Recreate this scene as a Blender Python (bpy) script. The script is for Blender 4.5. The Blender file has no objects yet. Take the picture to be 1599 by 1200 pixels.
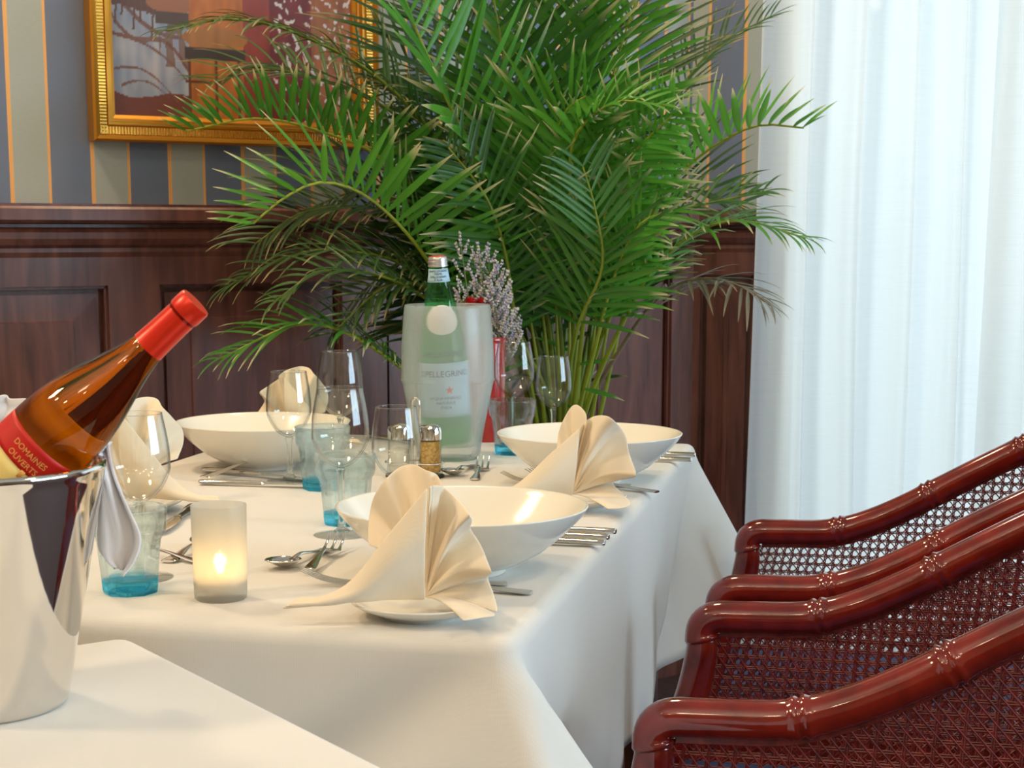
import bpy, bmesh, math, random
from mathutils import Vector, Matrix, noise
from math import sin, cos, pi, radians, tan, atan, atan2, sqrt, exp
random.seed(7)
S = bpy.context.scene
COL = S.collection

# ------------------------------------------------------------------ camera geometry
F, CX, CY, H = 2600.0, 800.0, 763.0, 1.12
TH = atan((CY - 365) / F)
def ray(px, py):
    u = (px - CX) / F; v = (py - CY) / F
    return (u, cos(TH) - v * sin(TH), -sin(TH) - v * cos(TH))
def at(px, py, z=.76):
    d = ray(px, py); t = (z - H) / d[2]
    return Vector((d[0] * t, d[1] * t, z))
def ad(px, py, Y):
    d = ray(px, py); t = Y / d[1]
    return Vector((d[0] * t, Y, H + d[2] * t))

cam = bpy.data.objects.new('camera', bpy.data.cameras.new('camera'))
COL.objects.link(cam)
cam.location = (0, 0, H)
cam.rotation_euler = (pi / 2 - TH, 0, 0)
cam.data.sensor_width = 36
cam.data.lens = F / 1599 * 36
cam.data.shift_y = (CY - 600) / 1599
cam.data.shift_x = -(CX - 799.5) / 1599
cam.data.clip_start = .05
cam.data.dof.use_dof = True
cam.data.dof.focus_distance = 1.85
cam.data.dof.aperture_fstop = 22
S.camera = cam

# ------------------------------------------------------------------ helpers
def tag(o, label=None, cat=None, group=None, kind=None):
    if label: o['label'] = label
    if cat: o['category'] = cat
    if group: o['group'] = group
    if kind: o['kind'] = kind
    return o
def mk(name, vs, fs, mat, parent=None, smooth=True, angle=40):
    me = bpy.data.meshes.new(name)
    me.from_pydata([tuple(v) for v in vs], [], fs)
    me.update()
    if mat: me.materials.append(mat)
    o = bpy.data.objects.new(name, me)
    COL.objects.link(o)
    if parent: o.parent = parent
    if smooth:
        me.polygons.foreach_set('use_smooth', [True] * len(me.polygons))
        if angle and angle < 180:
            try: me.set_sharp_from_angle(angle=radians(angle))
            except Exception: pass
    return o
def empty(name, loc, rz=0, label=None, cat=None, group=None):
    o = bpy.data.objects.new(name, None); COL.objects.link(o)
    o.empty_display_size = .05
    o.location = loc; o.rotation_euler = (0, 0, rz)
    return tag(o, label, cat, group)
def copy_tree(o, parent=None):
    c = o.copy(); COL.objects.link(c); c.parent = parent
    for ch in list(o.children): copy_tree(ch, c)
    return c
class MB:
    def __init__(s): s.v = []; s.f = []
    def add(s, vs, fs):
        b = len(s.v); s.v += [Vector(v) for v in vs]; s.f += [tuple(i + b for i in f) for f in fs]
        return s
    def box(s, x0, x1, y0, y1, z0, z1):
        v = [(x, y, z) for z in (z0, z1) for y in (y0, y1) for x in (x0, x1)]
        return s.add(v, [(0, 2, 3, 1), (4, 5, 7, 6), (0, 1, 5, 4), (2, 6, 7, 3), (0, 4, 6, 2), (1, 3, 7, 5)])
    def build(s, name, mat, parent=None, smooth=True, angle=40):
        return mk(name, s.v, s.f, mat, parent, smooth, angle)
def catmull(P, n=8):
    P = [Vector(p) for p in P]; out = []
    for i in range(len(P) - 1):
        p0 = P[i - 1] if i else P[0] * 2 - P[1]
        p1, p2 = P[i], P[i + 1]
        p3 = P[i + 2] if i + 2 < len(P) else P[-1] * 2 - P[-2]
        for k in range(n):
            t = k / n
            out.append(.5 * ((2 * p1) + (p2 - p0) * t + (2 * p0 - 5 * p1 + 4 * p2 - p3) * t * t + (3 * p1 - p0 - 3 * p2 + p3) * t ** 3))
    out.append(P[-1]); return out
def lathe_data(prof, n=48, closed_ends=True, rfun=None):
    vs, fs = [], []
    for k, (r, z) in enumerate(prof):
        for i in range(n):
            a = 2 * pi * i / n
            rr = r if rfun is None else rfun(r, z, a)
            vs.append((rr * cos(a), rr * sin(a), z))
    for k in range(len(prof) - 1):
        for i in range(n):
            j = (i + 1) % n
            fs.append((k * n + i, k * n + j, (k + 1) * n + j, (k + 1) * n + i))
    if closed_ends:
        if prof[0][0] > 1e-6: fs.append(tuple(range(n - 1, -1, -1)))
        if prof[-1][0] > 1e-6: fs.append(tuple((len(prof) - 1) * n + i for i in range(n)))
    return vs, fs
def lathe(name, prof, mat, parent=None, n=48, ends=True, rfun=None, angle=50):
    vs, fs = lathe_data(prof, n, ends, rfun)
    return mk(name, vs, fs, mat, parent, True, angle)
def tube_data(P, R, n=12, caps=True):
    P = [Vector(p) for p in P]
    if not isinstance(R, (list, tuple)): R = [R] * len(P)
    T = []
    for i in range(len(P)):
        T.append((P[min(i + 1, len(P) - 1)] - P[max(i - 1, 0)]).normalized())
    up = Vector((0, 0, 1)) if abs(T[0].z) < .9 else Vector((1, 0, 0))
    Nv = (up - T[0] * up.dot(T[0])).normalized()
    vs, fs = [], []
    for i in range(len(P)):
        Nv = (Nv - T[i] * Nv.dot(T[i])).normalized()
        B = T[i].cross(Nv)
        for k in range(n):
            a = 2 * pi * k / n
            vs.append(P[i] + (Nv * cos(a) + B * sin(a)) * R[i])
    for i in range(len(P) - 1):
        for k in range(n):
            j = (k + 1) % n
            fs.append((i * n + k, i * n + j, (i + 1) * n + j, (i + 1) * n + k))
    if caps:
        fs.append(tuple(range(n - 1, -1, -1))); fs.append(tuple((len(P) - 1) * n + k for k in range(n)))
    return vs, fs
def tube(name, P, R, mat, parent=None, n=12):
    vs, fs = tube_data(P, R, n)
    return mk(name, vs, fs, mat, parent)
def grid_faces(nu, nv, wrap=False):
    fs = []
    for i in range(nu - 1):
        for j in range(nv - 1 if not wrap else nv):
            fs.append((i * nv + j, i * nv + (j + 1) % nv, (i + 1) * nv + (j + 1) % nv, (i + 1) * nv + j))
    return fs
def smoothprof(P, n=6):
    return [(max(p.x, 0), p.y) for p in catmull([(a, b, 0) for a, b in P], n)]
def solid(o, t, offset=0):
    m = o.modifiers.new('solid', 'SOLIDIFY'); m.thickness = t; m.offset = offset
    return o
def subsurf(o, n=1):
    m = o.modifiers.new('sub', 'SUBSURF'); m.levels = n; m.render_levels = n
    return o

# ------------------------------------------------------------------ materials
def s2l(c):
    return tuple((x / 12.92 if x <= .04045 else ((x + .055) / 1.055) ** 2.4) for x in c)
def rgb(r, g, b): return s2l((r / 255, g / 255, b / 255)) + (1,)
MATS = {}
def mat(name, color, rough=.5, metal=0, **kw):
    m = bpy.data.materials.new(name); m.use_nodes = True
    nt = m.node_tree; b = nt.nodes['Principled BSDF']
    b.inputs['Base Color'].default_value = color
    b.inputs['Roughness'].default_value = rough
    b.inputs['Metallic'].default_value = metal
    for k, v in kw.items(): b.inputs[k.replace('_', ' ')].default_value = v
    MATS[name] = m
    return m
def N(m, t, **kw):
    n = m.node_tree.nodes.new(t)
    for k, v in kw.items(): setattr(n, k, v)
    return n
def L(m, a, b): m.node_tree.links.new(a, b)
def bsdf(m): return m.node_tree.nodes['Principled BSDF']
def outp(m): return m.node_tree.nodes['Material Output']
def noise_color(m, c0, c1, scale=(1, 1, 1), nscale=5, detail=4, lo=.35, hi=.65, coord='Object'):
    tc = N(m, 'ShaderNodeTexCoord'); mp = N(m, 'ShaderNodeMapping'); mp.inputs['Scale'].default_value = scale
    nz = N(m, 'ShaderNodeTexNoise'); nz.inputs['Scale'].default_value = nscale; nz.inputs['Detail'].default_value = detail
    cr = N(m, 'ShaderNodeValToRGB')
    cr.color_ramp.elements[0].position = lo; cr.color_ramp.elements[0].color = c0
    cr.color_ramp.elements[1].position = hi; cr.color_ramp.elements[1].color = c1
    L(m, tc.outputs[coord], mp.inputs['Vector']); L(m, mp.outputs['Vector'], nz.inputs['Vector'])
    L(m, nz.outputs['Fac'], cr.inputs['Fac']); L(m, cr.outputs['Color'], bsdf(m).inputs['Base Color'])
    return tc, mp, nz, cr
def bump(m, src, strength=.2, dist=.001):
    b = N(m, 'ShaderNodeBump'); b.inputs['Strength'].default_value = strength; b.inputs['Distance'].default_value = dist
    L(m, src, b.inputs['Height']); L(m, b.outputs['Normal'], bsdf(m).inputs['Normal'])
    return b

# wood (wainscot), lacquered chair wood
M_wood = mat('mahogany_panelling', rgb(78, 42, 36), .33, Specular_IOR_Level=.45)
tc, mp, nz, cr = noise_color(M_wood, rgb(80, 47, 42), rgb(122, 76, 66), (9, 9, 1.1), 4.5, 6, .3, .72)
nz.inputs['Distortion'].default_value = .6
bump(M_wood, nz.outputs['Fac'], .08, .002)
M_chair = mat('red_lacquered_wood', rgb(150, 40, 22), .14, Coat_Weight=.8, Coat_Roughness=.04)
tc, mp, nz, cr = noise_color(M_chair, rgb(94, 15, 10), rgb(142, 36, 20), (1, 1, 1), 22, 3, .3, .75)
M_cane = mat('red_cane', rgb(112, 28, 24), .35)
noise_color(M_cane, rgb(88, 22, 20), rgb(134, 44, 38), (1, 1, 1), 90, 2, .3, .7)
M_blue = mat('blue_upholstery', rgb(52, 68, 112), .85)
# wallpaper
M_paper = mat('striped_wallpaper', rgb(120, 120, 125), .7)
def wallpaper(m, period, origin, frac):
    tc = N(m, 'ShaderNodeTexCoord'); sp = N(m, 'ShaderNodeSeparateXYZ'); L(m, tc.outputs['Object'], sp.inputs[0])
    a = N(m, 'ShaderNodeMath', operation='SUBTRACT'); L(m, sp.outputs['X'], a.inputs[0]); a.inputs[1].default_value = origin
    d = N(m, 'ShaderNodeMath', operation='DIVIDE'); L(m, a.outputs[0], d.inputs[0]); d.inputs[1].default_value = period
    fr = N(m, 'ShaderNodeMath', operation='FRACT'); L(m, d.outputs[0], fr.inputs[0])
    cr = N(m, 'ShaderNodeValToRGB'); cr.color_ramp.interpolation = 'CONSTANT'
    e = cr.color_ramp.elements
    w = .034
    org = rgb(248, 184, 112); grey = rgb(176, 182, 176); blu = rgb(116, 128, 152)
    e[0].position = 0; e[0].color = org
    e[1].position = w; e[1].color = grey
    for p, c in ((frac - w / 2, org), (frac + w / 2, blu), (1 - w / 2, org)):
        x = e.new(p); x.color = c
    L(m, fr.outputs[0], cr.inputs['Fac'])
    mp = N(m, 'ShaderNodeMapping'); mp.inputs['Scale'].default_value = (40, 1, 400); L(m, tc.outputs['Object'], mp.inputs['Vector'])
    nz = N(m, 'ShaderNodeTexNoise'); nz.inputs['Scale'].default_value = 2; nz.inputs['Detail'].default_value = 3; L(m, mp.outputs[0], nz.inputs['Vector'])
    mx = N(m, 'ShaderNodeMixRGB', blend_type='MULTIPLY'); mx.inputs['Fac'].default_value = .18
    L(m, cr.outputs['Color'], mx.inputs[1]); L(m, nz.outputs['Fac'], mx.inputs[2])
    br = N(m, 'ShaderNodeBrightContrast'); br.inputs['Bright'].default_value = .0; L(m, mx.outputs[0], br.inputs['Color'])
    L(m, br.outputs[0], bsdf(m).inputs['Base Color'])
wallpaper(M_paper, .1613, -1.1634, .468)
M_plain = mat('cream_plaster', rgb(196, 178, 152), .8)
M_ceil = mat('ceiling_paint', rgb(232, 226, 214), .9)
M_floor = mat('dark_carpet', rgb(52, 34, 34), .9)
noise_color(M_floor, rgb(44, 26, 26), rgb(66, 42, 40), (1, 1, 1), 60, 4)
# cloths
def cloth(name, col, rough=.85, weave=900, strength=.05):
    m = mat(name, col, rough, Sheen_Weight=.15)
    tc = N(m, 'ShaderNodeTexCoord')
    w1 = N(m, 'ShaderNodeTexWave', bands_direction='X'); w1.inputs['Scale'].default_value = weave / 6.28
    w2 = N(m, 'ShaderNodeTexWave', bands_direction='Y'); w2.inputs['Scale'].default_value = weave / 6.28
    w3 = N(m, 'ShaderNodeTexNoise'); w3.inputs['Scale'].default_value = 9; w3.inputs['Detail'].default_value = 3
    for w in (w1, w2, w3): L(m, tc.outputs['Object'], w.inputs['Vector'])
    ad1 = N(m, 'ShaderNodeMath', operation='ADD'); L(m, w1.outputs['Fac'], ad1.inputs[0]); L(m, w2.outputs['Fac'], ad1.inputs[1])
    ad2 = N(m, 'ShaderNodeMath', operation='MULTIPLY_ADD'); L(m, w3.outputs['Fac'], ad2.inputs[0]); ad2.inputs[1].default_value = 3.5; L(m, ad1.outputs[0], ad2.inputs[2])
    bump(m, ad2.outputs[0], strength, .0012)
    return m
M_cloth = cloth('white_table_linen', rgb(222, 219, 213))
M_cloth2 = cloth('white_side_linen', rgb(222, 219, 213))
M_napkin = cloth('cream_napkin_linen', rgb(236, 222, 198), .8, 1400, .06)
M_towel = cloth('white_service_linen', rgb(232, 230, 232), .85, 1200, .06)
# porcelain, metal
M_porc = mat('white_porcelain', rgb(238, 234, 222), .14, Coat_Weight=.0)
M_steel = mat('polished_steel', rgb(226, 222, 216), .1, 1)
M_bucket = mat('mirror_steel', rgb(228, 224, 218), .055, 1)
M_gold = mat('gilded_wood', rgb(206, 142, 48), .3, .75)
M_goldlt = mat('bright_gilding', rgb(232, 174, 74), .25, .75)
M_black = mat('black_plastic', rgb(24, 24, 26), .4)
# glass
def thin_glass(name, tint, edge, refl=1.0, pw=2.2):
    m = bpy.data.materials.new(name); m.use_nodes = True; nt = m.node_tree
    nt.nodes.remove(nt.nodes['Principled BSDF'])
    lw = N(m, 'ShaderNodeLayerWeight'); lw.inputs['Blend'].default_value = .5
    p = N(m, 'ShaderNodeMath', operation='POWER'); L(m, lw.outputs['Facing'], p.inputs[0]); p.inputs[1].default_value = pw
    mc = N(m, 'ShaderNodeMixRGB'); mc.inputs[1].default_value = tint; mc.inputs[2].default_value = edge; L(m, p.outputs[0], mc.inputs[0])
    tr = N(m, 'ShaderNodeBsdfTransparent'); L(m, mc.outputs[0], tr.inputs['Color'])
    gl = N(m, 'ShaderNodeBsdfGlossy'); gl.inputs['Roughness'].default_value = .01; gl.inputs['Color'].default_value = (1, 1, 1, 1)
    p5 = N(m, 'ShaderNodeMath', operation='POWER'); L(m, lw.outputs['Facing'], p5.inputs[0]); p5.inputs[1].default_value = 5
    fm = N(m, 'ShaderNodeMath', operation='MULTIPLY_ADD'); L(m, p5.outputs[0], fm.inputs[0]); fm.inputs[1].default_value = .75 * refl; fm.inputs[2].default_value = .035 * refl
    mx = N(m, 'ShaderNodeMixShader'); L(m, fm.outputs[0], mx.inputs[0]); L(m, tr.outputs[0], mx.inputs[1]); L(m, gl.outputs[0], mx.inputs[2])
    L(m, mx.outputs[0], outp(m).inputs['Surface'])
    return m
M_bowlglass = thin_glass('clear_wineglass', (.985, .99, .985, 1), (.22, .25, .27, 1), 1.1, 5.0)
M_footglass = thin_glass('clear_glass_foot', (.97, .98, .975, 1), (.70, .75, .75, 1), .7, 4.0)
M_pane = thin_glass('window_pane', (.97, .99, .99, 1), (.8, .9, .9, 1), .8)
def solid_glass(name, tint, clear=.35, rough=0.0, ior=1.45):
    m = bpy.data.materials.new(name); m.use_nodes = True; nt = m.node_tree
    nt.nodes.remove(nt.nodes['Principled BSDF'])
    g = N(m, 'ShaderNodeBsdfGlass'); g.inputs['Color'].default_value = tint; g.inputs['Roughness'].default_value = rough; g.inputs['IOR'].default_value = ior
    tr = N(m, 'ShaderNodeBsdfTransparent'); tr.inputs['Color'].default_value = tint
    mx = N(m, 'ShaderNodeMixShader'); mx.inputs[0].default_value = clear
    L(m, g.outputs[0], mx.inputs[1]); L(m, tr.outputs[0], mx.inputs[2]); L(m, mx.outputs[0], outp(m).inputs['Surface'])
    return m
M_stem = solid_glass('clear_stem_glass', (.97, .985, .98, 1), .35)
M_bluebase = solid_glass('blue_thick_glass', (.40, .86, 1, 1), .5)
M_bluewall = solid_glass('pale_blue_glass', (.935, .985, 1, 1), .55, 0, 1.28)
M_shaker = thin_glass('shaker_glass', (.97, .98, .97, 1), (.5, .55, .55, 1), .9, 2.5)
def bottle_glass(name, tint, clear, ior):
    m = bpy.data.materials.new(name); m.use_nodes = True; nt = m.node_tree
    nt.nodes.remove(nt.nodes['Principled BSDF'])
    r = N(m, 'ShaderNodeBsdfRefraction'); r.inputs['Color'].default_value = tint; r.inputs['Roughness'].default_value = 0; r.inputs['IOR'].default_value = ior
    tr = N(m, 'ShaderNodeBsdfTransparent'); tr.inputs['Color'].default_value = tint
    g = N(m, 'ShaderNodeBsdfGlossy'); g.inputs['Roughness'].default_value = .02
    lw = N(m, 'ShaderNodeLayerWeight'); lw.inputs['Blend'].default_value = .5
    p5 = N(m, 'ShaderNodeMath', operation='POWER'); L(m, lw.outputs['Facing'], p5.inputs[0]); p5.inputs[1].default_value = 5
    fm = N(m, 'ShaderNodeMath', operation='MULTIPLY_ADD'); L(m, p5.outputs[0], fm.inputs[0]); fm.inputs[1].default_value = .7; fm.inputs[2].default_value = .045
    m1 = N(m, 'ShaderNodeMixShader'); m1.inputs[0].default_value = clear; L(m, r.outputs[0], m1.inputs[1]); L(m, tr.outputs[0], m1.inputs[2])
    m2 = N(m, 'ShaderNodeMixShader'); L(m, fm.outputs[0], m2.inputs[0]); L(m, m1.outputs[0], m2.inputs[1]); L(m, g.outputs[0], m2.inputs[2])
    L(m, m2.outputs[0], outp(m).inputs['Surface'])
    return m
def frosted(name, col, trans=.3, diff=.25, translu=.45, alpha=.3, rough=.5):
    m = bpy.data.materials.new(name); m.use_nodes = True; nt = m.node_tree
    nt.nodes.remove(nt.nodes['Principled BSDF'])
    d = N(m, 'ShaderNodeBsdfDiffuse'); d.inputs['Color'].default_value = col
    t = N(m, 'ShaderNodeBsdfTranslucent'); t.inputs['Color'].default_value = col
    r = N(m, 'ShaderNodeBsdfRefraction'); r.inputs['Color'].default_value = (1, 1, 1, 1); r.inputs['Roughness'].default_value = rough; r.inputs['IOR'].default_value = 1.12
    tr = N(m, 'ShaderNodeBsdfTransparent'); tr.inputs['Color'].default_value = (.98, .98, .98, 1)
    g = N(m, 'ShaderNodeBsdfGlossy'); g.inputs['Roughness'].default_value = .28
    m1 = N(m, 'ShaderNodeMixShader'); m1.inputs[0].default_value = translu; L(m, d.outputs[0], m1.inputs[1]); L(m, t.outputs[0], m1.inputs[2])
    m2 = N(m, 'ShaderNodeMixShader'); m2.inputs[0].default_value = trans; L(m, r.outputs[0], m2.inputs[1]); L(m, tr.outputs[0], m2.inputs[2])
    m3 = N(m, 'ShaderNodeMixShader'); m3.inputs[0].default_value = diff; L(m, m2.outputs[0], m3.inputs[1]); L(m, m1.outputs[0], m3.inputs[2])
    lw = N(m, 'ShaderNodeLayerWeight'); lw.inputs['Blend'].default_value = .5
    p5 = N(m, 'ShaderNodeMath', operation='POWER'); L(m, lw.outputs['Facing'], p5.inputs[0]); p5.inputs[1].default_value = 4
    fm = N(m, 'ShaderNodeMath', operation='MULTIPLY_ADD'); L(m, p5.outputs[0], fm.inputs[0]); fm.inputs[1].default_value = .4; fm.inputs[2].default_value = .03
    m4 = N(m, 'ShaderNodeMixShader'); L(m, fm.outputs[0], m4.inputs[0]); L(m, m3.outputs[0], m4.inputs[1]); L(m, g.outputs[0], m4.inputs[2])
    L(m, m4.outputs[0], outp(m).inputs['Surface'])
    return m
M_cooler = frosted('frosted_acrylic', rgb(244, 249, 252), .55, .235, .6, rough=.12)
M_candleglass = frosted('frosted_candle_glass', rgb(240, 238, 228), .15, .55, .6, rough=.5)
def emit(name, col, st):
    m = bpy.data.materials.new(name); m.use_nodes = True; nt = m.node_tree
    nt.nodes.remove(nt.nodes['Principled BSDF'])
    e = N(m, 'ShaderNodeEmission'); e.inputs['Color'].default_value = col; e.inputs['Strength'].default_value = st
    L(m, e.outputs[0], outp(m).inputs['Surface']); return m
M_flame = emit('candle_flame', (1, .62, .22, 1), 60)
M_wax = mat('candle_wax', rgb(244, 232, 204), .5, Subsurface_Weight=.3)
# bottles
M_wine = bottle_glass('amber_wine_glass', (.68, .33, .010, 1), .06, 1.33)
M_capsule = mat('red_capsule_foil', rgb(232, 50, 26), .28, .3)
M_redlabel = mat('red_paper_label', rgb(206, 26, 22), .5)
M_yellowlabel = mat('cream_paper_label', rgb(244, 222, 140), .6)
M_goldprint = mat('gold_print', rgb(238, 178, 96), .5)
M_brownprint = mat('brown_print', rgb(150, 120, 60), .6)
M_green = bottle_glass('green_bottle_glass', (.40, .94, .54, 1), .7, 1.15)
M_cap = mat('aluminium_cap', rgb(226, 224, 224), .28, .8)
M_redtop = mat('red_cap_print', rgb(214, 66, 40), .5)
M_paleblue = mat('pale_blue_label', rgb(176, 212, 230), .6)
M_whitelabel = mat('white_paper_label', rgb(238, 236, 230), .6)
M_navy = mat('navy_print', rgb(34, 46, 84), .6)
M_star = mat('red_star_print', rgb(214, 50, 40), .6)
M_redvase = mat('red_glazed_vase', rgb(176, 42, 40), .2, Coat_Weight=.4)
M_redflower = mat('red_petal', rgb(190, 24, 24), .6)
M_statice = mat('pale_lilac_floret', rgb(196, 186, 200), .8)
noise_color(M_statice, rgb(170, 160, 196), rgb(214, 210, 196), (1, 1, 1), 160, 2, .4, .6)
M_sprig = mat('dried_stem', rgb(120, 130, 84), .8)
M_salt = mat('white_salt', rgb(240, 238, 230), .9)
M_pepper = mat('tan_seasoning', rgb(206, 166, 86), .9)
noise_color(M_pepper, rgb(186, 142, 62), rgb(222, 184, 110), (1, 1, 1), 240, 2, .4, .6)
# foliage
def leafmat(name, rib, blade, blade2, tip, transl=.35):
    m = mat(name, blade, .38, Specular_IOR_Level=.45)
    at_ = N(m, 'ShaderNodeAttribute', attribute_name='leaf')
    sp = N(m, 'ShaderNodeSeparateColor'); L(m, at_.outputs['Color'], sp.inputs[0])
    mx0 = N(m, 'ShaderNodeMixRGB'); mx0.inputs[1].default_value = blade; mx0.inputs[2].default_value = blade2; L(m, sp.outputs[1], mx0.inputs[0])
    cr = N(m, 'ShaderNodeValToRGB'); cr.color_ramp.elements[0].position = .74; cr.color_ramp.elements[1].position = .95
    L(m, sp.outputs[0], cr.inputs['Fac'])
    mx1 = N(m, 'ShaderNodeMixRGB'); L(m, cr.outputs['Color'], mx1.inputs[0]); L(m, mx0.outputs[0], mx1.inputs[1]); mx1.inputs[2].default_value = tip
    mx2 = N(m, 'ShaderNodeMixRGB'); L(m, sp.outputs[2], mx2.inputs[0]); L(m, mx1.outputs[0], mx2.inputs[1]); mx2.inputs[2].default_value = rib
    L(m, mx2.outputs[0], bsdf(m).inputs['Base Color'])
    t = N(m, 'ShaderNodeBsdfTranslucent'); L(m, mx2.outputs[0], t.inputs['Color'])
    ms = N(m, 'ShaderNodeMixShader'); ms.inputs[0].default_value = transl
    L(m, bsdf(m).outputs[0], ms.inputs[1]); L(m, t.outputs[0], ms.inputs[2]); L(m, ms.outputs[0], outp(m).inputs['Surface'])
    return m
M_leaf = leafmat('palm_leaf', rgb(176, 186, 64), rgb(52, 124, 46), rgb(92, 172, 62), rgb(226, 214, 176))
M_leafshade = leafmat('shaded_palm_leaf', rgb(120, 140, 44), rgb(36, 72, 38), rgb(66, 104, 54), rgb(180, 160, 110), .25)  # darker copy of the leaf: gloom inside the crown put into its colour
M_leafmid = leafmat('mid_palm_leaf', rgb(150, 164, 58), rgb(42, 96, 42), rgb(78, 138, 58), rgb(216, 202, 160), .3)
M_leafdead = leafmat('withered_palm_leaf', rgb(150, 132, 104), rgb(132, 124, 104), rgb(164, 152, 128), rgb(170, 156, 130), .15)
M_pot = mat('terracotta_planter', rgb(110, 62, 44), .6)
M_soil = mat('potting_soil', rgb(40, 28, 22), .95)
# curtain
def curtain_mat(name):
    m = bpy.data.materials.new(name); m.use_nodes = True; nt = m.node_tree
    nt.nodes.remove(nt.nodes['Principled BSDF'])
    tc = N(m, 'ShaderNodeTexCoord'); mp = N(m, 'ShaderNodeMapping'); mp.inputs['Scale'].default_value = (1.2, 1.2, 60); L(m, tc.outputs['Object'], mp.inputs[0])
    nz = N(m, 'ShaderNodeTexNoise'); nz.inputs['Scale'].default_value = 7; nz.inputs['Detail'].default_value = 5; L(m, mp.outputs[0], nz.inputs['Vector'])
    cr = N(m, 'ShaderNodeValToRGB'); cr.color_ramp.elements[0].position = .3; cr.color_ramp.elements[0].color = rgb(245, 249, 249)
    cr.color_ramp.elements[1].position = .55; cr.color_ramp.elements[1].color = rgb(250, 252, 252); L(m, nz.outputs['Fac'], cr.inputs['Fac'])
    d = N(m, 'ShaderNodeBsdfDiffuse'); L(m, cr.outputs['Color'], d.inputs['Color'])
    t = N(m, 'ShaderNodeBsdfTranslucent'); L(m, cr.outputs['Color'], t.inputs['Color'])
    tr = N(m, 'ShaderNodeBsdfTransparent')
    m1 = N(m, 'ShaderNodeMixShader'); m1.inputs[0].default_value = .55; L(m, d.outputs[0], m1.inputs[1]); L(m, t.outputs[0], m1.inputs[2])
    m2 = N(m, 'ShaderNodeMixShader'); m2.inputs[0].default_value = .16; L(m, m1.outputs[0], m2.inputs[1]); L(m, tr.outputs[0], m2.inputs[2])
    L(m, m2.outputs[0], outp(m).inputs['Surface']); return m
M_curtain = curtain_mat('sheer_voile')
# ------------------------------------------------------------------ room shell
A = radians(34.4)
E1 = Vector((cos(A), sin(A), 0)); N1 = Vector((sin(A), -cos(A), 0)); W0 = Vector((0, 3.9, 0))
def wallpt(px, py, off=0):
    d = Vector(ray(px, py)); o = Vector((0, 0, H))
    t = (W0.dot(N1) + off - o.dot(N1)) / d.dot(N1)
    p = o + d * t
    return ((p - W0).dot(E1), p.z)
SC = wallpt(1077, 400)[0]
CORNER = W0 + E1 * SC
A2 = radians(-10)
E2 = Vector((cos(A2), sin(A2), 0)); N2 = Vector((sin(A2), -cos(A2), 0))
ZC = 2.75
def wframe(o, origin, e, n):
    # local x along the wall, local y out of the room, z up
    o.matrix_world = Matrix(((e.x, -n.x, 0, origin.x), (e.y, -n.y, 0, origin.y), (0, 0, 1, 0), (0, 0, 0, 1)))
    return o
SL = -5.0
RAIL = 1.172
wall_back = wframe(MB().box(SL, SC + .05, 0, .12, 0, ZC).build('wall_back', M_paper, None, False), W0, E1, N1); tag(wall_back, kind='structure')
LR = 3.6
# window wall with an opening
WX0, WX1, WZ0, WZ1 = .20, 3.1, .12, 2.45
mb = MB()
mb.box(0, WX0, 0, .12, 0, ZC); mb.box(WX1, LR, 0, .12, 0, ZC); mb.box(WX0, WX1, 0, .12, 0, WZ0); mb.box(WX0, WX1, 0, .12, WZ1, ZC)
wall_window = wframe(mb.build('wall_right', M_paper, None, False), CORNER, E2, N2); tag(wall_window, kind='structure')
P1 = W0 + E1 * SL; P2 = CORNER + E2 * LR; P3 = Vector((P2.x, -3.1, 0)); P4 = Vector((P1.x + 1.2, -3.1, 0))
def plainwall(name, a, b, holes=None):
    d = (b - a); ln = d.length; e = d.normalized(); n = Vector((e.y, -e.x, 0))
    mb = MB()
    if holes:
        x0, x1, z0, z1 = holes
        mb.box(0, x0, 0, .1, 0, ZC); mb.box(x1, ln, 0, .1, 0, ZC); mb.box(x0, x1, 0, .1, 0, z0); mb.box(x0, x1, 0, .1, z1, ZC)
    else: mb.box(0, ln, 0, .1, 0, ZC)
    o = wframe(mb.build(name, M_plain, None, False), a, e, n)
    return tag(o, kind='structure')
ws = plainwall('wall_side', P2, P3, (1.2, 4.2, .75, 2.3))
wl = plainwall('wall_left', P4, P1)
wb = plainwall('wall_front', P3, P4)
fl = MB().box(-5, 4.2, -3.6, 5.4, -.05, 0).build('floor', M_floor, None, False); tag(fl, kind='structure')
ce = MB().box(-5, 4.2, -3.6, 5.4, ZC, ZC + .05).build('ceiling', M_ceil, None, False); tag(ce, kind='structure')

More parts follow.
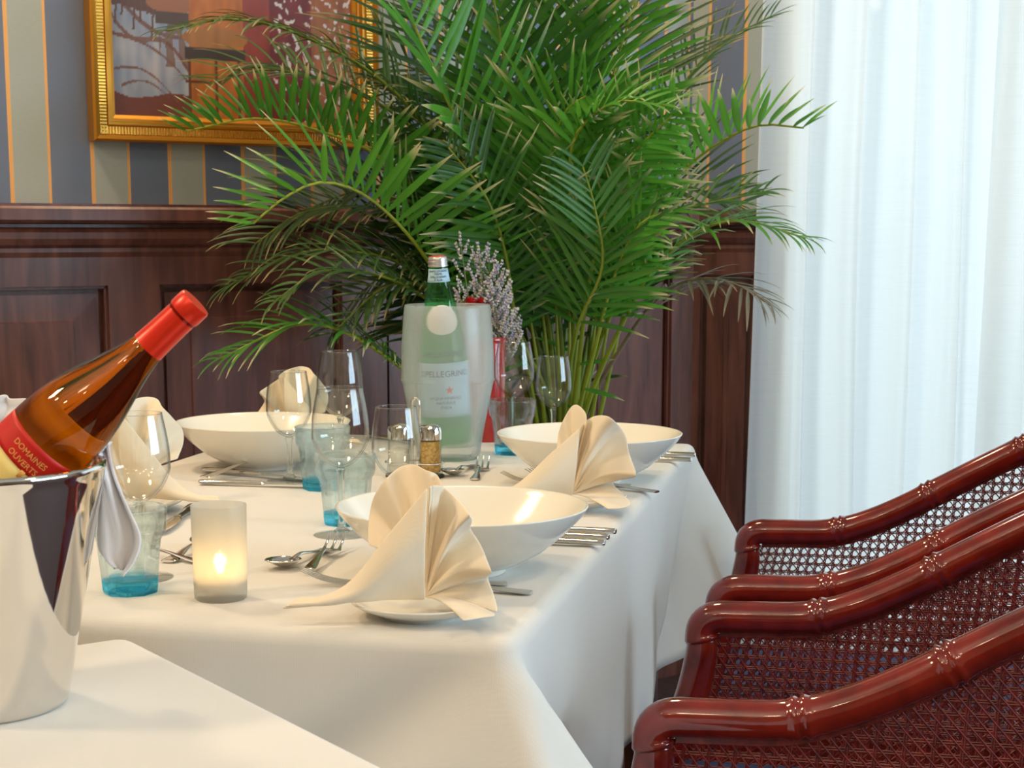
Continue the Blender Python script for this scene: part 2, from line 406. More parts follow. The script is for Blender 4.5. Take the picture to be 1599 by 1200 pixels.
# wainscot on a wall: panelled boards, moulded rail
def extrude_profile(prof, x0, x1):
    n = len(prof); vs = [(x0, -p, z) for p, z in prof] + [(x1, -p, z) for p, z in prof]
    fs = [(i, (i + 1) % n, n + (i + 1) % n, n + i) for i in range(n)] + [tuple(range(n - 1, -1, -1)), tuple(range(n, 2 * n))]
    return vs, fs
def wainscot(idx, origin, e, n, x0, x1, panels, top):
    mb = MB()
    mb.box(x0, x1, -.006, -.0005, 0, top + .16)                            # backing
    zr = top + .17
    mb.box(x0, x1, -.030, -.006, top, zr - .02)                            # top rail
    mb.box(x0, x1, -.030, -.006, 0, .20)                                   # bottom rail
    edges = []
    xs = [x0]
    for a, b in panels: xs += [a, b]
    xs.append(x1)
    for k in range(0, len(xs), 2):
        if xs[k + 1] - xs[k] > .002: mb.box(xs[k], xs[k + 1], -.030, -.006, .20, top)
    for a, b in panels:                                                    # ovolo step and raised field
        for d, w, y in ((0, .006, -.022), ):
            mb.box(a, a + w, y, -.006, .20, top); mb.box(b - w, b, y, -.006, .20, top)
            mb.box(a, b, y, -.006, top - w, top); mb.box(a, b, y, -.006, .20, .20 + w)
        c = .068; g = .016
        za, zb = .20 + g, top - g
        v = [(a + g, -.014, za), (b - g, -.014, za), (b - g, -.014, zb), (a + g, -.014, zb),
             (a + c, -.016, za + c - g), (b - c, -.016, za + c - g), (b - c, -.016, zb - c + g), (a + c, -.016, zb - c + g),
             (a + c + .002, -.020, za + c - g + .002), (b - c - .002, -.020, za + c - g + .002), (b - c - .002, -.020, zb - c + g - .002), (a + c + .002, -.020, zb - c + g - .002)]
        mb.add(v, [(0, 1, 5, 4), (1, 2, 6, 5), (2, 3, 7, 6), (3, 0, 4, 7), (4, 5, 9, 8), (5, 6, 10, 9), (6, 7, 11, 10), (7, 4, 8, 11), (8, 9, 10, 11)])
    o = wframe(mb.build('trim_%d' % idx, M_wood, None, False), origin, e, n); tag(o, kind='structure')
    # moulded chair rail
    z = RAIL
    pr = [(0, z - .105), (.026, z - .105), (.030, z - .098), (.034, z - .088), (.033, z - .08), (.040, z - .074), (.046, z - .062), (.047, z - .050), (.040, z - .043), (.034, z - .040),
          (.034, z - .034), (.060, z - .031), (.064, z - .026), (.064, z - .005), (.060, z), (0, z)]
    vs, fs = extrude_profile(pr, x0, x1)
    o = wframe(mk('trim_%d' % (idx + 1), vs, fs, M_wood, None, False), origin, e, n); tag(o, kind='structure')
    b = MB().box(x0, x1, -.034, -.0005, 0, .14).build('baseboard_%s' % ('back' if idx == 1 else 'right'), M_wood, None, False)
    wframe(b, origin, e, n); tag(b, kind='structure')
pa = wallpt(168, 500, .02)[0]; pb = wallpt(248, 500, .02)[0]; pc = wallpt(532, 520, .02)[0]
per = pc - pa
top = wallpt(168, 446, .02)[1]
panels = []
x = pb - per
for k in range(-3, 4):
    a = pb + k * per; b = pc + k * per
    if b < SC - .05 and a > SL: panels.append((a, b))
panels = [p for p in panels]
last = panels[-1][1] if panels else SL
if SC - .06 - (last + pb - pa) > .15: panels.append((last + pb - pa, SC - .08))
wainscot(1, W0, E1, N1, SL, SC - .01, panels, top)
wainscot(3, CORNER, E2, N2, .0, WX0 - .02, [(.03, WX0 - .04)], top)

# window frame and pane behind the voile
mb = MB()
for a, b, c, d in ((WX0, WX0 + .06, WZ0, WZ1), (WX1 - .06, WX1, WZ0, WZ1), (WX0, WX1, WZ0, WZ0 + .07), (WX0, WX1, WZ1 - .07, WZ1), ((WX0 + WX1) / 2 - .03, (WX0 + WX1) / 2 + .03, WZ0, WZ1)):
    mb.box(a, b, .04, .10, c, d)
w1 = wframe(mb.build('window_1', mat('white_window_paint', rgb(236, 236, 232), .4), None, False), CORNER, E2, N2); tag(w1, kind='structure')
pn = MB().box(WX0 + .05, WX1 - .05, .066, .072, WZ0 + .05, WZ1 - .05).build('pane', M_pane, w1, False)
# side window (lights the chairs), further along the room on the right
d = P3 - P2; es = d.normalized(); ns = Vector((es.y, -es.x, 0))
mb = MB()
for a, b, c, dd in ((1.2, 1.26, .75, 2.3), (4.14, 4.2, .75, 2.3), (1.2, 4.2, .75, .82), (1.2, 4.2, 2.23, 2.3), (2.67, 2.73, .75, 2.3)):
    mb.box(a, b, .03, .08, c, dd)
w2 = wframe(mb.build('window_2', MATS['white_window_paint'], None, False), P2, es, ns); tag(w2, kind='structure')
MB().box(1.25, 4.15, .05, .055, .8, 2.25).build('pane', M_pane, w2, False)

# curtains
def curtain(name, x0, x1, off, z0, z1, folds, seed, label):
    nu, nv = 420, 30
    vs = []
    rnd = random.Random(seed)
    ph = [rnd.uniform(0, 6.28) for _ in range(8)]
    for i in range(nu):
        u = i / (nu - 1)
        for j in range(nv):
            v = j / (nv - 1)
            z = z0 + (z1 - z0) * v
            w = u * folds
            wob = noise.noise(Vector((u * 9 + seed, v * 1.3, 0))) * .5
            ws = w + wob * .5 + .35 * sin(w * .37 + ph[0]) + .25 * sin(w * .83 + ph[1])
            s = sin(2 * pi * ws)
            amp = .034 * (.65 + .5 * noise.noise(Vector((u * 6, 3 + seed, v * .6))))
            y = amp * (s - .35 * sin(4 * pi * ws)) + .0025 * sin(2 * pi * ws * 3.1 + ph[2] + v * 2)
            y += .004 * noise.noise(Vector((u * 26, v * 2.5, seed)))
            xx = x0 + (x1 - x0) * u + .012 * cos(2 * pi * ws) + (.035 * (v - .35) * (1 - u) ** 6)
            vs.append((xx, -off - y, z))
    o = mk(name, vs, grid_faces(nu, nv), M_curtain, None, True, 180)
    wframe(o, CORNER, E2, N2)
    return tag(o, label, 'curtain', 'sheer white curtains at the window')
def wallpt2(px, py, off=0):
    d = Vector(ray(px, py)); o = Vector((0, 0, H))
    t = (CORNER.dot(N2) + off - o.dot(N2)) / d.dot(N2)
    p = o + d * t
    return ((p - CORNER).dot(E2), p.z)
cx0 = wallpt2(1177, 400, .12)[0]; cx1 = wallpt2(1583, 400, .12)[0]
curtain('sheer_curtain', cx0, cx1, .12, .02, 2.6, 5.2, 3, 'broad sheer white curtain hanging beside the palm, bright with daylight')
curtain('sheer_curtain', cx1 - .06, cx1 + 1.6, .17, .02, 2.6, 12, 5, 'narrow strip of sheer curtain overlapped at the far right edge behind the chairs')
mbr = tube('curtain_rail', [CORNER + E2 * .1 + N2 * .14 + Vector((0, 0, 2.62)), CORNER + E2 * 3.3 + N2 * .14 + Vector((0, 0, 2.62))], .012, M_steel, None)
tag(mbr, 'metal curtain rail above the window', 'curtain rail')

# ------------------------------------------------------------------ painting
s0, zb = wallpt(146, 217, .03); s1 = wallpt(592, 222, .03)[0]; zb = wallpt(300, 219, .03)[1] - .007
FW = .052; PW = s1 - s0; PH = .62
pic = empty('framed_painting', (0, 0, 0), 0, 'gilt-framed painting with an ochre column and round stool, half hidden by palm leaves', 'painting')
pic.matrix_world = Matrix(((E1.x, -N1.x, 0, 0), (E1.y, -N1.y, 0, 0), (0, 0, 1, 0), (0, 0, 0, 1))) 
oo = W0 + E1 * s0
pic.matrix_world = Matrix(((E1.x, -N1.x, 0, oo.x), (E1.y, -N1.y, 0, oo.y), (0, 0, 1, zb), (0, 0, 0, 1)))
def frame_ring(prof, W_, H_):
    # prof: list of (inset, height) swept round a rectangle with mitred corners
    vs, fs = [], []
    n = len(prof)
    for (sx, sz) in ((0, 0), (1, 0), (1, 1), (0, 1)):
        for (i, h) in prof:
            vs.append((i if sx == 0 else W_ - i, -h, i if sz == 0 else H_ - i))
    for k in range(4):
        for i in range(n - 1):
            a = k * n + i; b = ((k + 1) % 4) * n + i
            fs.append((a, b, b + 1, a + 1))
    return vs, fs
vs, fs = frame_ring([(0, .002), (0, .034), (.004, .038), (.010, .036), (.012, .031), (.030, .026), (.032, .029), (.037, .029), (.039, .022), (.044, .022), (.046, .017), (.052, .014), (.054, .006)], PW, PH)
fr = mk('frame', vs, fs, M_gold, pic, True, 25)
mb = MB()   # fine ribbing along the frame
nb = int(PW / .0065)
for k in range(nb):
    x = .014 + k * (PW - .028) / nb
    mb.box(x, x + .0036, -.0315, -.026, .014, .028); mb.box(x, x + .0036, -.0315, -.026, PH - .028, PH - .014)
nb = int(PH / .0065)
for k in range(nb):
    z = .014 + k * (PH - .028) / nb
    mb.box(.014, .028, -.0315, -.026, z, z + .0036); mb.box(PW - .028, PW - .014, -.0315, -.026, z, z + .0036)
mb.build('ribbing', M_goldlt, fr, False)
# canvas: painted surface, colour per vertex (flat pigment on the picture)
def canvas_color(x, z):
    # x,z in metres from canvas lower-left
    nz = noise.noise(Vector((x * 14, z * 14, 1)))
    nf = noise.noise(Vector((x * 60, z * 18, 7)))
    c = Vector((150, 156, 178)) + Vector((14, 11, 6)) * nf * 2.2 + Vector((8, 4, 2)) * nz * 2
    if z < .05 + .03 * nz: c = Vector((112, 62, 52))
    # brown branch thicket
    d = abs((z - (.30 - .9 * (x - .02))) + .05 * nz)
    if d < .012 + .02 * max(0, nf) and x < .24: c = Vector((116, 74, 58))
    d = abs((z - (.20 - .62 * (x - .0))) + .02 * sin(x * 40))
    if d < .005: c = Vector((120, 88, 84))
    if .10 < x < .17 and z > .10 and nf > -.1: c = c * .35 + Vector((104, 66, 52)) * .65
    for (ax, az, bx, bz, cvx, wd) in ((.0, .30, .30, .02, .03, .0022), (.02, .33, .24, .05, .05, .0016), (.0, .16, .22, .0, .04, .0018), (.05, .36, .20, .10, .05, .0014), (.0, .25, .16, .16, -.03, .0035), (.06, .36, .13, .18, .02, .002), (.10, .37, .15, .20, .02, .002), (.0, .09, .14, .03, .03, .0015), (.02, .06, .12, .04, .02, .0015)):
        t_ = (x - ax) / (bx - ax)
        if 0 < t_ < 1 and abs(z - (az + (bz - az) * t_ + cvx * sin(pi * t_))) < wd * (1.6 - t_) * 1.3 + .001 * nf: c = Vector((118, 84, 78)) + Vector((16, 10, 8)) * nf
    if x < .10 and abs(z - (.235 - .25 * x)) < .016 - .06 * x + .02 * max(0, nf): c = Vector((92, 62, 52))
    for q in range(7):
        xx = .012 + q * .013
        if abs(x - xx - .1 * (z - .2)) < .0022 and .235 - .25 * x - .055 + .02 * (q % 3) < z < .235: c = Vector((96, 66, 56))
    if x > .33:                                    # red cloth with pale flecks
        c = Vector((110, 38, 36)) + Vector((22, 6, 6)) * nf
        if x > .44: c = Vector((150, 92, 54)) + Vector((30, 20, 10)) * nf
        fl = noise.noise(Vector((x * 95 + z * 30, z * 70 - x * 25, 3)))
        if fl > .30 and x > .35: c = Vector((206, 204, 216))
    if .165 < x < .325:                            # ochre column
        c = Vector((176, 104, 46)) + Vector((28, 20, 10)) * nf
    if .285 < x < .345 and z < .33: c = Vector((138, 56, 42)) + Vector((20, 10, 8)) * nf
    # round stool
    ex, ez = (x - .222) / .072, (z - .162) / .022
    if ex * ex + ez * ez < 1: c = Vector((158, 106, 54)) + Vector((20, 16, 8)) * nf
    if abs(x - .222) < .066 and .118 < z < .142 + .0 * x: c = Vector((66, 50, 42))
    for lx in (.165, .222, .272):
        if abs(x - lx) < .003 and z < .12: c = Vector((104, 58, 36))
    if abs(z - .075) < .003 and .155 < x < .235: c = Vector((96, 52, 34))
    ex, ez = (x - .13) / .055, (z - .225) / .02
    if ex * ex + ez * ez < 1 and x < .168: c = Vector((148, 98, 72))
    if .095 < x < .166 and .185 < z < .208: c = Vector((82, 62, 56))
    return c
cw, chh = PW - .1, PH - .1
nu, nv = 260, 200
vs = [(.05 + cw * i / (nu - 1), -.008, .05 + chh * j / (nv - 1)) for i in range(nu) for j in range(nv)]
cv = mk('canvas', vs, grid_faces(nu, nv), None, pic, False)
ca = cv.data.color_attributes.new('paint', 'FLOAT_COLOR', 'POINT')
for i, v in enumerate(vs):
    c = canvas_color(v[0] - .05, v[2] - .05)
    ca.data[i].color = s2l((max(0, c.x) / 255, max(0, c.y) / 255, max(0, c.z) / 255)) + (1,)
mc = mat('oil_paint', (1, 1, 1, 1), .35)
av = N(mc, 'ShaderNodeVertexColor', layer_name='paint'); L(mc, av.outputs[0], bsdf(mc).inputs['Base Color'])
cv.data.materials.append(mc)
MB().box(.03, PW - .03, -.007, -.001, .03, PH - .03).build('backing_board', M_pot, pic, False)

# ------------------------------------------------------------------ tables and cloths
def table(loc_corner, dirL, dirF, w, l, ztop, label, legs=True):
    # corner = near right corner; dirL leftwards (width w), dirF away (length l)
    ctr = loc_corner + dirL * w / 2 + dirF * l / 2
    ang = atan2(dirF.y, dirF.x) - pi / 2
    root = empty('dining_table' if l > 1 else 'side_table', (ctr.x, ctr.y, 0), ang, label, 'table')
    MB().box(-w / 2 + .012, w / 2 - .012, -l / 2 + .012, l / 2 - .012, ztop - .035, ztop - .004).build('tabletop', M_wood, root, False)
    for sx in (-1, 1):
        for sy in (-1, 1):
            x, y = sx * (w / 2 - .08), sy * (l / 2 - .08)
            MB().box(x - .025, x + .025, y - .025, y + .025, 0, ztop - .035).build('leg', M_wood, root, False)
    return root
def rounded_rect(w, l, r, step):
    # perimeter points counter-clockwise from the near right corner, with normals and distance to the nearest corner
    pts = []
    cs = [(w / 2 - r, -l / 2 + r, -pi / 2), (w / 2 - r, l / 2 - r, 0), (-w / 2 + r, l / 2 - r, pi / 2), (-w / 2 + r, -l / 2 + r, pi)]
    for k in range(4):
        cx, cy, a0 = cs[k]
        for q in range(6):
            a = a0 + (pi / 2) * q / 5
            pts.append((cx + r * cos(a), cy + r * sin(a), cos(a), sin(a)))
        nx, ny, na = cs[(k + 1) % 4]
        a1 = a0 + pi / 2
        x0, y0 = cx + r * cos(a1), cy + r * sin(a1); x1, y1 = nx + r * cos(a1), ny + r * sin(a1)
        ln = sqrt((x1 - x0) ** 2 + (y1 - y0) ** 2); m = int(ln / step)
        for q in range(1, m):
            t = q / m
            pts.append((x0 + (x1 - x0) * t, y0 + (y1 - y0) * t, cos(a1), sin(a1)))
    return pts
def tablecloth(name, root, w, l, ztop, drop, m, label, seed, flare=(.62, .62, .62, .62), rip=.010):
    pts = rounded_rect(w, l, .022, .014)
    n = len(pts)
    rollr = .016
    rings = []
    levels = [(-.0, -rollr, 0)]
    vs = []
    lv = []
    for q in range(6):
        a = pi / 2 * q / 5
        lv.append((rollr * sin(a) - rollr, rollr * cos(a) - rollr))       # (outward offset from edge, dz)
    ds = [drop * (k / 20) for k in range(1, 21)]
    cor = [(w / 2, -l / 2), (w / 2, l / 2), (-w / 2, l / 2), (-w / 2, -l / 2)]
    dia = [(1, -1), (1, 1), (-1, 1), (-1, -1)]
    for off, dz in lv:
        for (x, y, nx, ny) in pts:
            vs.append((x + nx * off, y + ny * off, ztop + dz))
    for d in ds:
        for i, (x, y, nx, ny) in enumerate(pts):
            ox = oy = 0
            near = 9
            for k in range(4):
                D = abs(x - cor[k][0]) + abs(y - cor[k][1])
                near = min(near, D)
                sg = .02 + .72 * d
                wgt = exp(-(D / sg) ** 2) * d * flare[k] * .74
                ox += dia[k][0] * wgt; oy += dia[k][1] * wgt
                am, ce = (.52, .50) if abs(nx) > abs(ny) else (.24, .80)
                rg = am * d * flare[k] * exp(-((D - ce * d - .008) / (.17 * d + .006)) ** 2)
                if k: rg = 0
                ox += nx * rg; oy += ny * rg
                pull = -.12 * d * exp(-((D - .05 - 1.15 * d) / (.03 + .3 * d)) ** 2)
                ox += nx * pull; oy += ny * pull
            per = x * 7.1 + y * 9.3
            r_ = rip * (d / drop) ** .8 * (noise.noise(Vector((x * 6.5, y * 6.5, seed))) * 1.6 + .6 * noise.noise(Vector((x * 15, y * 15, seed + 4 + d * .8))))
            fade = 1 - exp(-(near / .15) ** 2)
            ox += nx * (r_ * fade + .012 * d); oy += ny * (r_ * fade + .012 * d)
            vs.append((x + ox, y + oy, ztop - rollr - (d - .0)))
    nr = len(lv) + len(ds)
    fs = []
    for k in range(nr - 1):
        for i in range(n):
            j = (i + 1) % n
            fs.append((k * n + i, (k + 1) * n + i, (k + 1) * n + j, k * n + j))
    fs.append(tuple(range(n)))
    o = mk(name, vs, fs, m, None, True, 180)
    # keep the flat top crisp in shading
    o.matrix_world = root.matrix_basis.copy()
    solid(o, .0012, -1)
    tag(o, label, 'tablecloth')
    return o
NR = at(805, 1003); FR = at(1088, 692)
DF = (FR - NR).normalized(); TL = (FR - NR).length; DL = Vector((-DF.y, DF.x, 0))
TW = .80
main_root = table(NR, DL, DF, TW, TL, .76, 'long dining table under the white cloth laid for four')
tablecloth('tablecloth', main_root, TW, TL, .76, .30, M_cloth, 'white tablecloth draped over the long dining table', 2, rip=.011)
FC = at(203, 990)
sd1 = Vector((.576, -.817, 0)).normalized(); sd2 = Vector((-sd1.y * -1, -sd1.x, 0))
sd2 = Vector((-.817, -.576, 0)).normalized()
# side table: far corner FC, right edge along sd1 (towards the viewer), back edge along sd2
SW, SLn = .55, .62
side_root = table(FC + sd1 * SLn, sd2, -sd1, SW, SLn, .76, 'small side table under the nearest white cloth, carrying the steel bucket')
tablecloth('tablecloth', side_root, SW, SLn, .76, .26, M_cloth2, 'white cloth on the side table beneath the steel wine bucket', 9, flare=(.4, .12, .4, .4), rip=.006)
# ------------------------------------------------------------------ chairs
CW = .235
RAILPTS = [(.002, 0, .592), (.000, 0, .604), (.006, 0, .617), (.022, 0, .6245), (.06, 0, .626), (.14, 0, .630), (.20, 0, .648), (.27, 0, .682), (.35, 0, .728), (.43, 0, .772), (.50, .012, .806), (.545, .05, .828), (.572, .11, .842), (.582, .18, .848), (.584, CW, .850)]
half = catmull(RAILPTS, 10)
HALF = [Vector((p.x, CW - p.y, p.z)) for p in half]       # +y side
FULL = [Vector((p.x, -p.y, p.z)) for p in HALF] + [p.copy() for p in reversed(HALF[:-1])]
def arclen(P):
    s = [0]
    for i in range(1, len(P)): s.append(s[-1] + (P[i] - P[i - 1]).length)
    return s
def rail_mesh():
    P = []; tot = arclen(FULL); T = tot[-1]
    n = 420
    k = 0
    for i in range(n + 1):
        t = T * i / n
        while k < len(tot) - 2 and tot[k + 1] < t: k += 1
        f = (t - tot[k]) / max(1e-9, tot[k + 1] - tot[k])
        P.append(FULL[k].lerp(FULL[k + 1], f))
    nodes = []
    for d in (.176, .335, .50): nodes += [d, T - d]
    nodes.append(T / 2)
    R = []
    for i in range(n + 1):
        t = T * i / n
        r = .0208
        for q in nodes:
            d = t - q
            for c in (-.0058, .0058): r += .0030 * exp(-((d - c) / .0032) ** 2)
            r -= .0016 * exp(-(d / .0022) ** 2)
            r += .0008 * exp(-(d / .02) ** 2)
        for q in (.004, T - .004): r += .0028 * exp(-((t - q) / .004) ** 2)
        R.append(r)
    return tube_data(P, R, 20)
def cane_panel(name, bot, top, root, pitch=.0146):
    # bot/top: polylines of equal length; strands are real ribbons woven over the surface between them
    n = len(bot)
    ub = [0]
    for i in range(1, n):
        m0 = (bot[i - 1] + top[i - 1]) / 2; m1 = (bot[i] + top[i]) / 2
        dd = m1 - m0; ub.append(ub[-1] + sqrt(dd.x ** 2 + dd.y ** 2))
    U = ub[-1]
    zmin = min(p.z for p in bot); zmax = max(p.z for p in top)
    def loc(u):
        u = min(max(u, 0), U)
        k = 0
        lo, hi = 0, n - 2
        while lo < hi:
            mid = (lo + hi) // 2
            if ub[mid + 1] < u: lo = mid + 1
            else: hi = mid
        k = lo
        f = (u - ub[k]) / max(1e-9, ub[k + 1] - ub[k])
        return bot[k].lerp(bot[k + 1], f), top[k].lerp(top[k + 1], f)
    def P(u, z):
        b, t = loc(u)
        f = (z - b.z) / max(1e-9, t.z - b.z)
        return b.lerp(t, f)
    def inside(u, z):
        if u < 0 or u > U: return False
        b, t = loc(u)
        return b.z <= z <= t.z
    mb = MB()
    def strand(pts, w, off):
        run = []
        def flush():
            if len(run) < 2: return
            vs, fs = [], []
            for i, (u, z) in enumerate(run):
                a = run[max(i - 1, 0)]; c = run[min(i + 1, len(run) - 1)]
                dx, dz = c[0] - a[0], c[1] - a[1]; l_ = sqrt(dx * dx + dz * dz) or 1
                px_, pz = -dz / l_ * w / 2, dx / l_ * w / 2
                p = P(u, z); p1 = P(u + .002, z); p0 = P(u - .002, z)
                tx = (p1 - p0); nn = Vector((tx.y, -tx.x, 0))
                nn = nn.normalized() if nn.length > 1e-9 else Vector((0, 1, 0))
                A_ = P(u + px_, z + pz); B_ = P(u - px_, z - pz)
                vs += [A_ + nn * (off), p + nn * (off + .0007), B_ + nn * (off), p + nn * (off - .0006)]
            for i in range(len(run) - 1):
                for q in range(4):
                    r = (q + 1) % 4
                    fs.append((i * 4 + q, i * 4 + r, (i + 1) * 4 + r, (i + 1) * 4 + q))
            mb.add(vs, fs)
        for (u, z) in pts:
            if inside(u, z): run.append((u, z))
            else:
                flush(); run = []
        flush()
    g = .0013
    step = .012
    k = 0
    while k * pitch <= U:
        for s in (-g, g):
            u = k * pitch + s
            m = 10
            b, t = loc(u)
            strand([(u, b.z + (t.z - b.z) * (.001 + .998 * q / m)) for q in range(m + 1)], .0020, .0006 * (1 if k % 2 else -1))
        k += 1
    k = 0
    while zmin + k * pitch <= zmax:
        for s in (-g, g):
            z = zmin + k * pitch + s
            m = int(U / .006)
            strand([(U * q / m, z) for q in range(m + 1)], .0020, .0)
        k += 1
    dmax = U + (zmax - zmin)
    k = 0
    off = pitch / 2
    while k * pitch <= dmax:
        c = k * pitch + off
        m = int((zmax - zmin) / .006)
        strand([(c - (zmax - zmin) * q / m, zmin + (zmax - zmin) * q / m) for q in range(m + 1)], .0019, .0014)
        c2 = U - c
        strand([(c2 + (zmax - zmin) * q / m, zmin + (zmax - zmin) * q / m) for q in range(m + 1)], .0019, -.0014)
        k += 1
    o = mb.build(name, M_cane, root)
    # woven border
    vs, fs = [], []
    loop = list(top)
    b2 = MB()
    for line, w in ((top, -.010), ):
        for i, p in enumerate(line):
            a = line[max(i - 1, 0)]; c = line[min(i + 1, len(line) - 1)]
            tx = c - a; nn = Vector((tx.y, -tx.x, 0)).normalized()
            z = Vector((0, 0, w))
            b2.v += [p + nn * .003, p + z + nn * .003, p + z - nn * .003, p - nn * .003]
        for i in range(len(line) - 1):
            for q in range(4):
                r = (q + 1) % 4
                b2.f.append((i * 4 + q, i * 4 + r, (i + 1) * 4 + r, (i + 1) * 4 + q))
    b2.build('cane_border', M_cane, o)
    return o
def make_chair():
    root = empty('bamboo_armchair', (0, 0, 0))
    vs, fs = rail_mesh(); mk('arm_rail', vs, fs, M_chair, root, True, 180)
    for sy in (-1, 1):
        P = catmull([(.002, sy * CW, .596), (.001, sy * CW, .572), (-.008, sy * CW, .525), (-.024, sy * CW, .475), (-.036, sy * CW, .43), (-.036, sy * CW, .34), (-.03, sy * CW, .2), (-.045, sy * CW, .0)], 8)
        R = [.0200 + .0025 * sin(min(1, i / 30) * pi) - .003 * max(0, (i - 40) / 20) for i in range(len(P))]
        vs, fs = tube_data(P, R, 16); mk('front_leg', vs, fs, M_chair, root, True, 180)
        P = catmull([(.47, sy * (CW - .03), .46), (.50, sy * (CW - .03), .25), (.56, sy * (CW - .03), 0)], 8)
        vs, fs = tube_data(P, .019, 14); mk('rear_leg', vs, fs, M_chair, root, True, 180)
        P = catmull([(.53, sy * .135, .44), (.555, sy * .14, .62), (.578, sy * .14, .835)], 8)
        vs, fs = tube_data(P, .014, 12); mk('back_post', vs, fs, M_chair, root, True, 180)
    mb = MB()
    # seat rail following the plan of the arms
    plan = [Vector((p.x, p.y, 0)) for p in FULL[12:-12]]
    loop = [Vector((-.045, -CW, 0))] + [Vector((p.x * .95 - .02, p.y, 0)) for p in plan[::6]] + [Vector((-.045, CW, 0))]
    n = len(loop)
    vs, fs = [], []
    for i in range(n):
        p = loop[i]; c = Vector((.24, 0, 0)); inn = p + (c - p).normalized() * .035
        vs += [(p.x, p.y, .36), (p.x, p.y, .412), (inn.x, inn.y, .412), (inn.x, inn.y, .36)]
    for i in range(n):
        for q in range(4):
            r = (q + 1) % 4; j = (i + 1) % n
            fs.append((i * 4 + q, i * 4 + r, j * 4 + r, j * 4 + q))
    mk('seat_frame', vs, fs, M_chair, root, True, 40)
    # cushion
    vs, fs = [], []
    rings = [(1.0, .40), (1.02, .41), (1.02, .42), (.97, .435), (.8, .443), (.4, .446), (.02, .447)]
    for sc, z in rings:
        for p in loop:
            vs.append((.24 + (p.x - .24) * sc * .93, p.y * sc * .93, z))
    fs = grid_faces(len(rings), n, True) + [tuple(range(n)), tuple((len(rings) - 1) * n + i for i in range(n))]
    mk('seat_cushion', vs, fs, M_blue, root, True, 60)
    # caning: two sides and the back
    iA = next(i for i, p in enumerate(FULL) if p.x > .022)
    iB = next(i for i, p in enumerate(FULL) if p.x > .50)
    m = len(FULL)
    def seg(a, b):
        top_ = []; bot_ = []
        for i in range(a, b):
            p = FULL[i]
            top_.append(Vector((p.x, p.y, p.z - .017))); bot_.append(Vector((p.x * .95 - .005 - .044 * exp(-max(0, p.x - .02) / .09), p.y, .412)))
        return bot_, top_
    b_, t_ = seg(iA, iB); cane_panel('side_caning', b_, t_, root)
    b_, t_ = seg(m - iB, m - iA); cane_panel('side_caning', b_, t_, root)
    b_, t_ = seg(iB + 2, m - iB - 2); cane_panel('back_caning', b_, t_, root)
    return root
zA = ad(1045, 1092, 1.70)
chair_ang = atan2(-DL.y, -DL.x)
def chair_loc(px, py, hA=.646):
    # top of the near arm just behind its front corner
    p = at(px, py, hA); q = Vector((p.x, p.y, 0))
    return q + DF * CW - Vector((cos(chair_ang), sin(chair_ang), 0)) * .04
ch = make_chair()
ch.location = chair_loc(1080, 1091); ch.rotation_euler = (0, 0, chair_ang)
tag(ch, 'red lacquered bamboo-style armchair nearest the viewer, with its front arm cut by the bottom edge', 'chair', 'red cane armchairs at the table')
c2 = copy_tree(ch)
c2.location = chair_loc(1170, 898); tag(c2, 'red lacquered bamboo-style armchair beside the curtain, its cane side lit from behind by the window', 'chair', 'red cane armchairs at the table')
# ------------------------------------------------------------------ tableware
# bowls
BR = .135
bp = [(0, .0), (.046, .0), (.048, .003), (.047, .007), (.062, .011), (.088, .025), (.112, .045), (.129, .063), (.1345, .0715), (.1352, .0728), (.1340, .0735), (.1320, .0722), (.126, .0665), (.109, .049), (.085, .030), (.058, .0165), (.03, .012), (0, .011)]
def bowl(c, label, first=[None], sc=1.0, tilt=(0, 0)):
    if first[0] is None:
        o = lathe('soup_bowl', bp, M_porc, None, 96, False, None, 180); first[0] = o
    else:
        o = first[0].copy(); COL.objects.link(o)
    o.location = c; o.scale = (sc, sc, sc); o.rotation_euler = (tilt[0], tilt[1], 0)
    return tag(o, label, 'bowl', 'white soup bowls on the table')
bowl(at(722, 893), 'white bowl behind the nearest folded napkin, its whole right rim in view')
bowl(at(920, 753), 'white bowl at the far right setting by the table corner')
bowl(at(412, 731), 'white bowl at the far left setting behind the spoon and knives')
# bread plates
pp = [(0, 0), (.036, 0), (.037, .003), (.045, .005), (.060, .0115), (.0645, .0145), (.0655, .0158), (.0645, .0166), (.060, .0150), (.048, .0085), (.04, .007), (0, .0065)]
PR = []
def plate(c, label, sc=1):
    if not PR: o = lathe('bread_plate', pp, M_porc, None, 72, False, None, 180); PR.append(o)
    else: o = PR[0].copy(); COL.objects.link(o)
    o.location = c; o.scale = (sc,) * 3
    return tag(o, label, 'plate', 'white bread plates under the napkins')
PLN = at(660, 952, .766); PLN.z = .76
PFR = at(897, 786, .766); PFR.z = .76
PLL = at(203, 792, .766); PLL.z = .76
PFL = at(458, 706, .766); PFL.z = .76
plate(PLN, 'small white plate under the nearest fan-folded napkin', 1.06)
plate(PFR, 'small white plate under the napkin standing before the far right bowl', 1.06)
plate(PLL, 'small white plate under the napkin behind the wine bottle and left wine glass', 1.12)

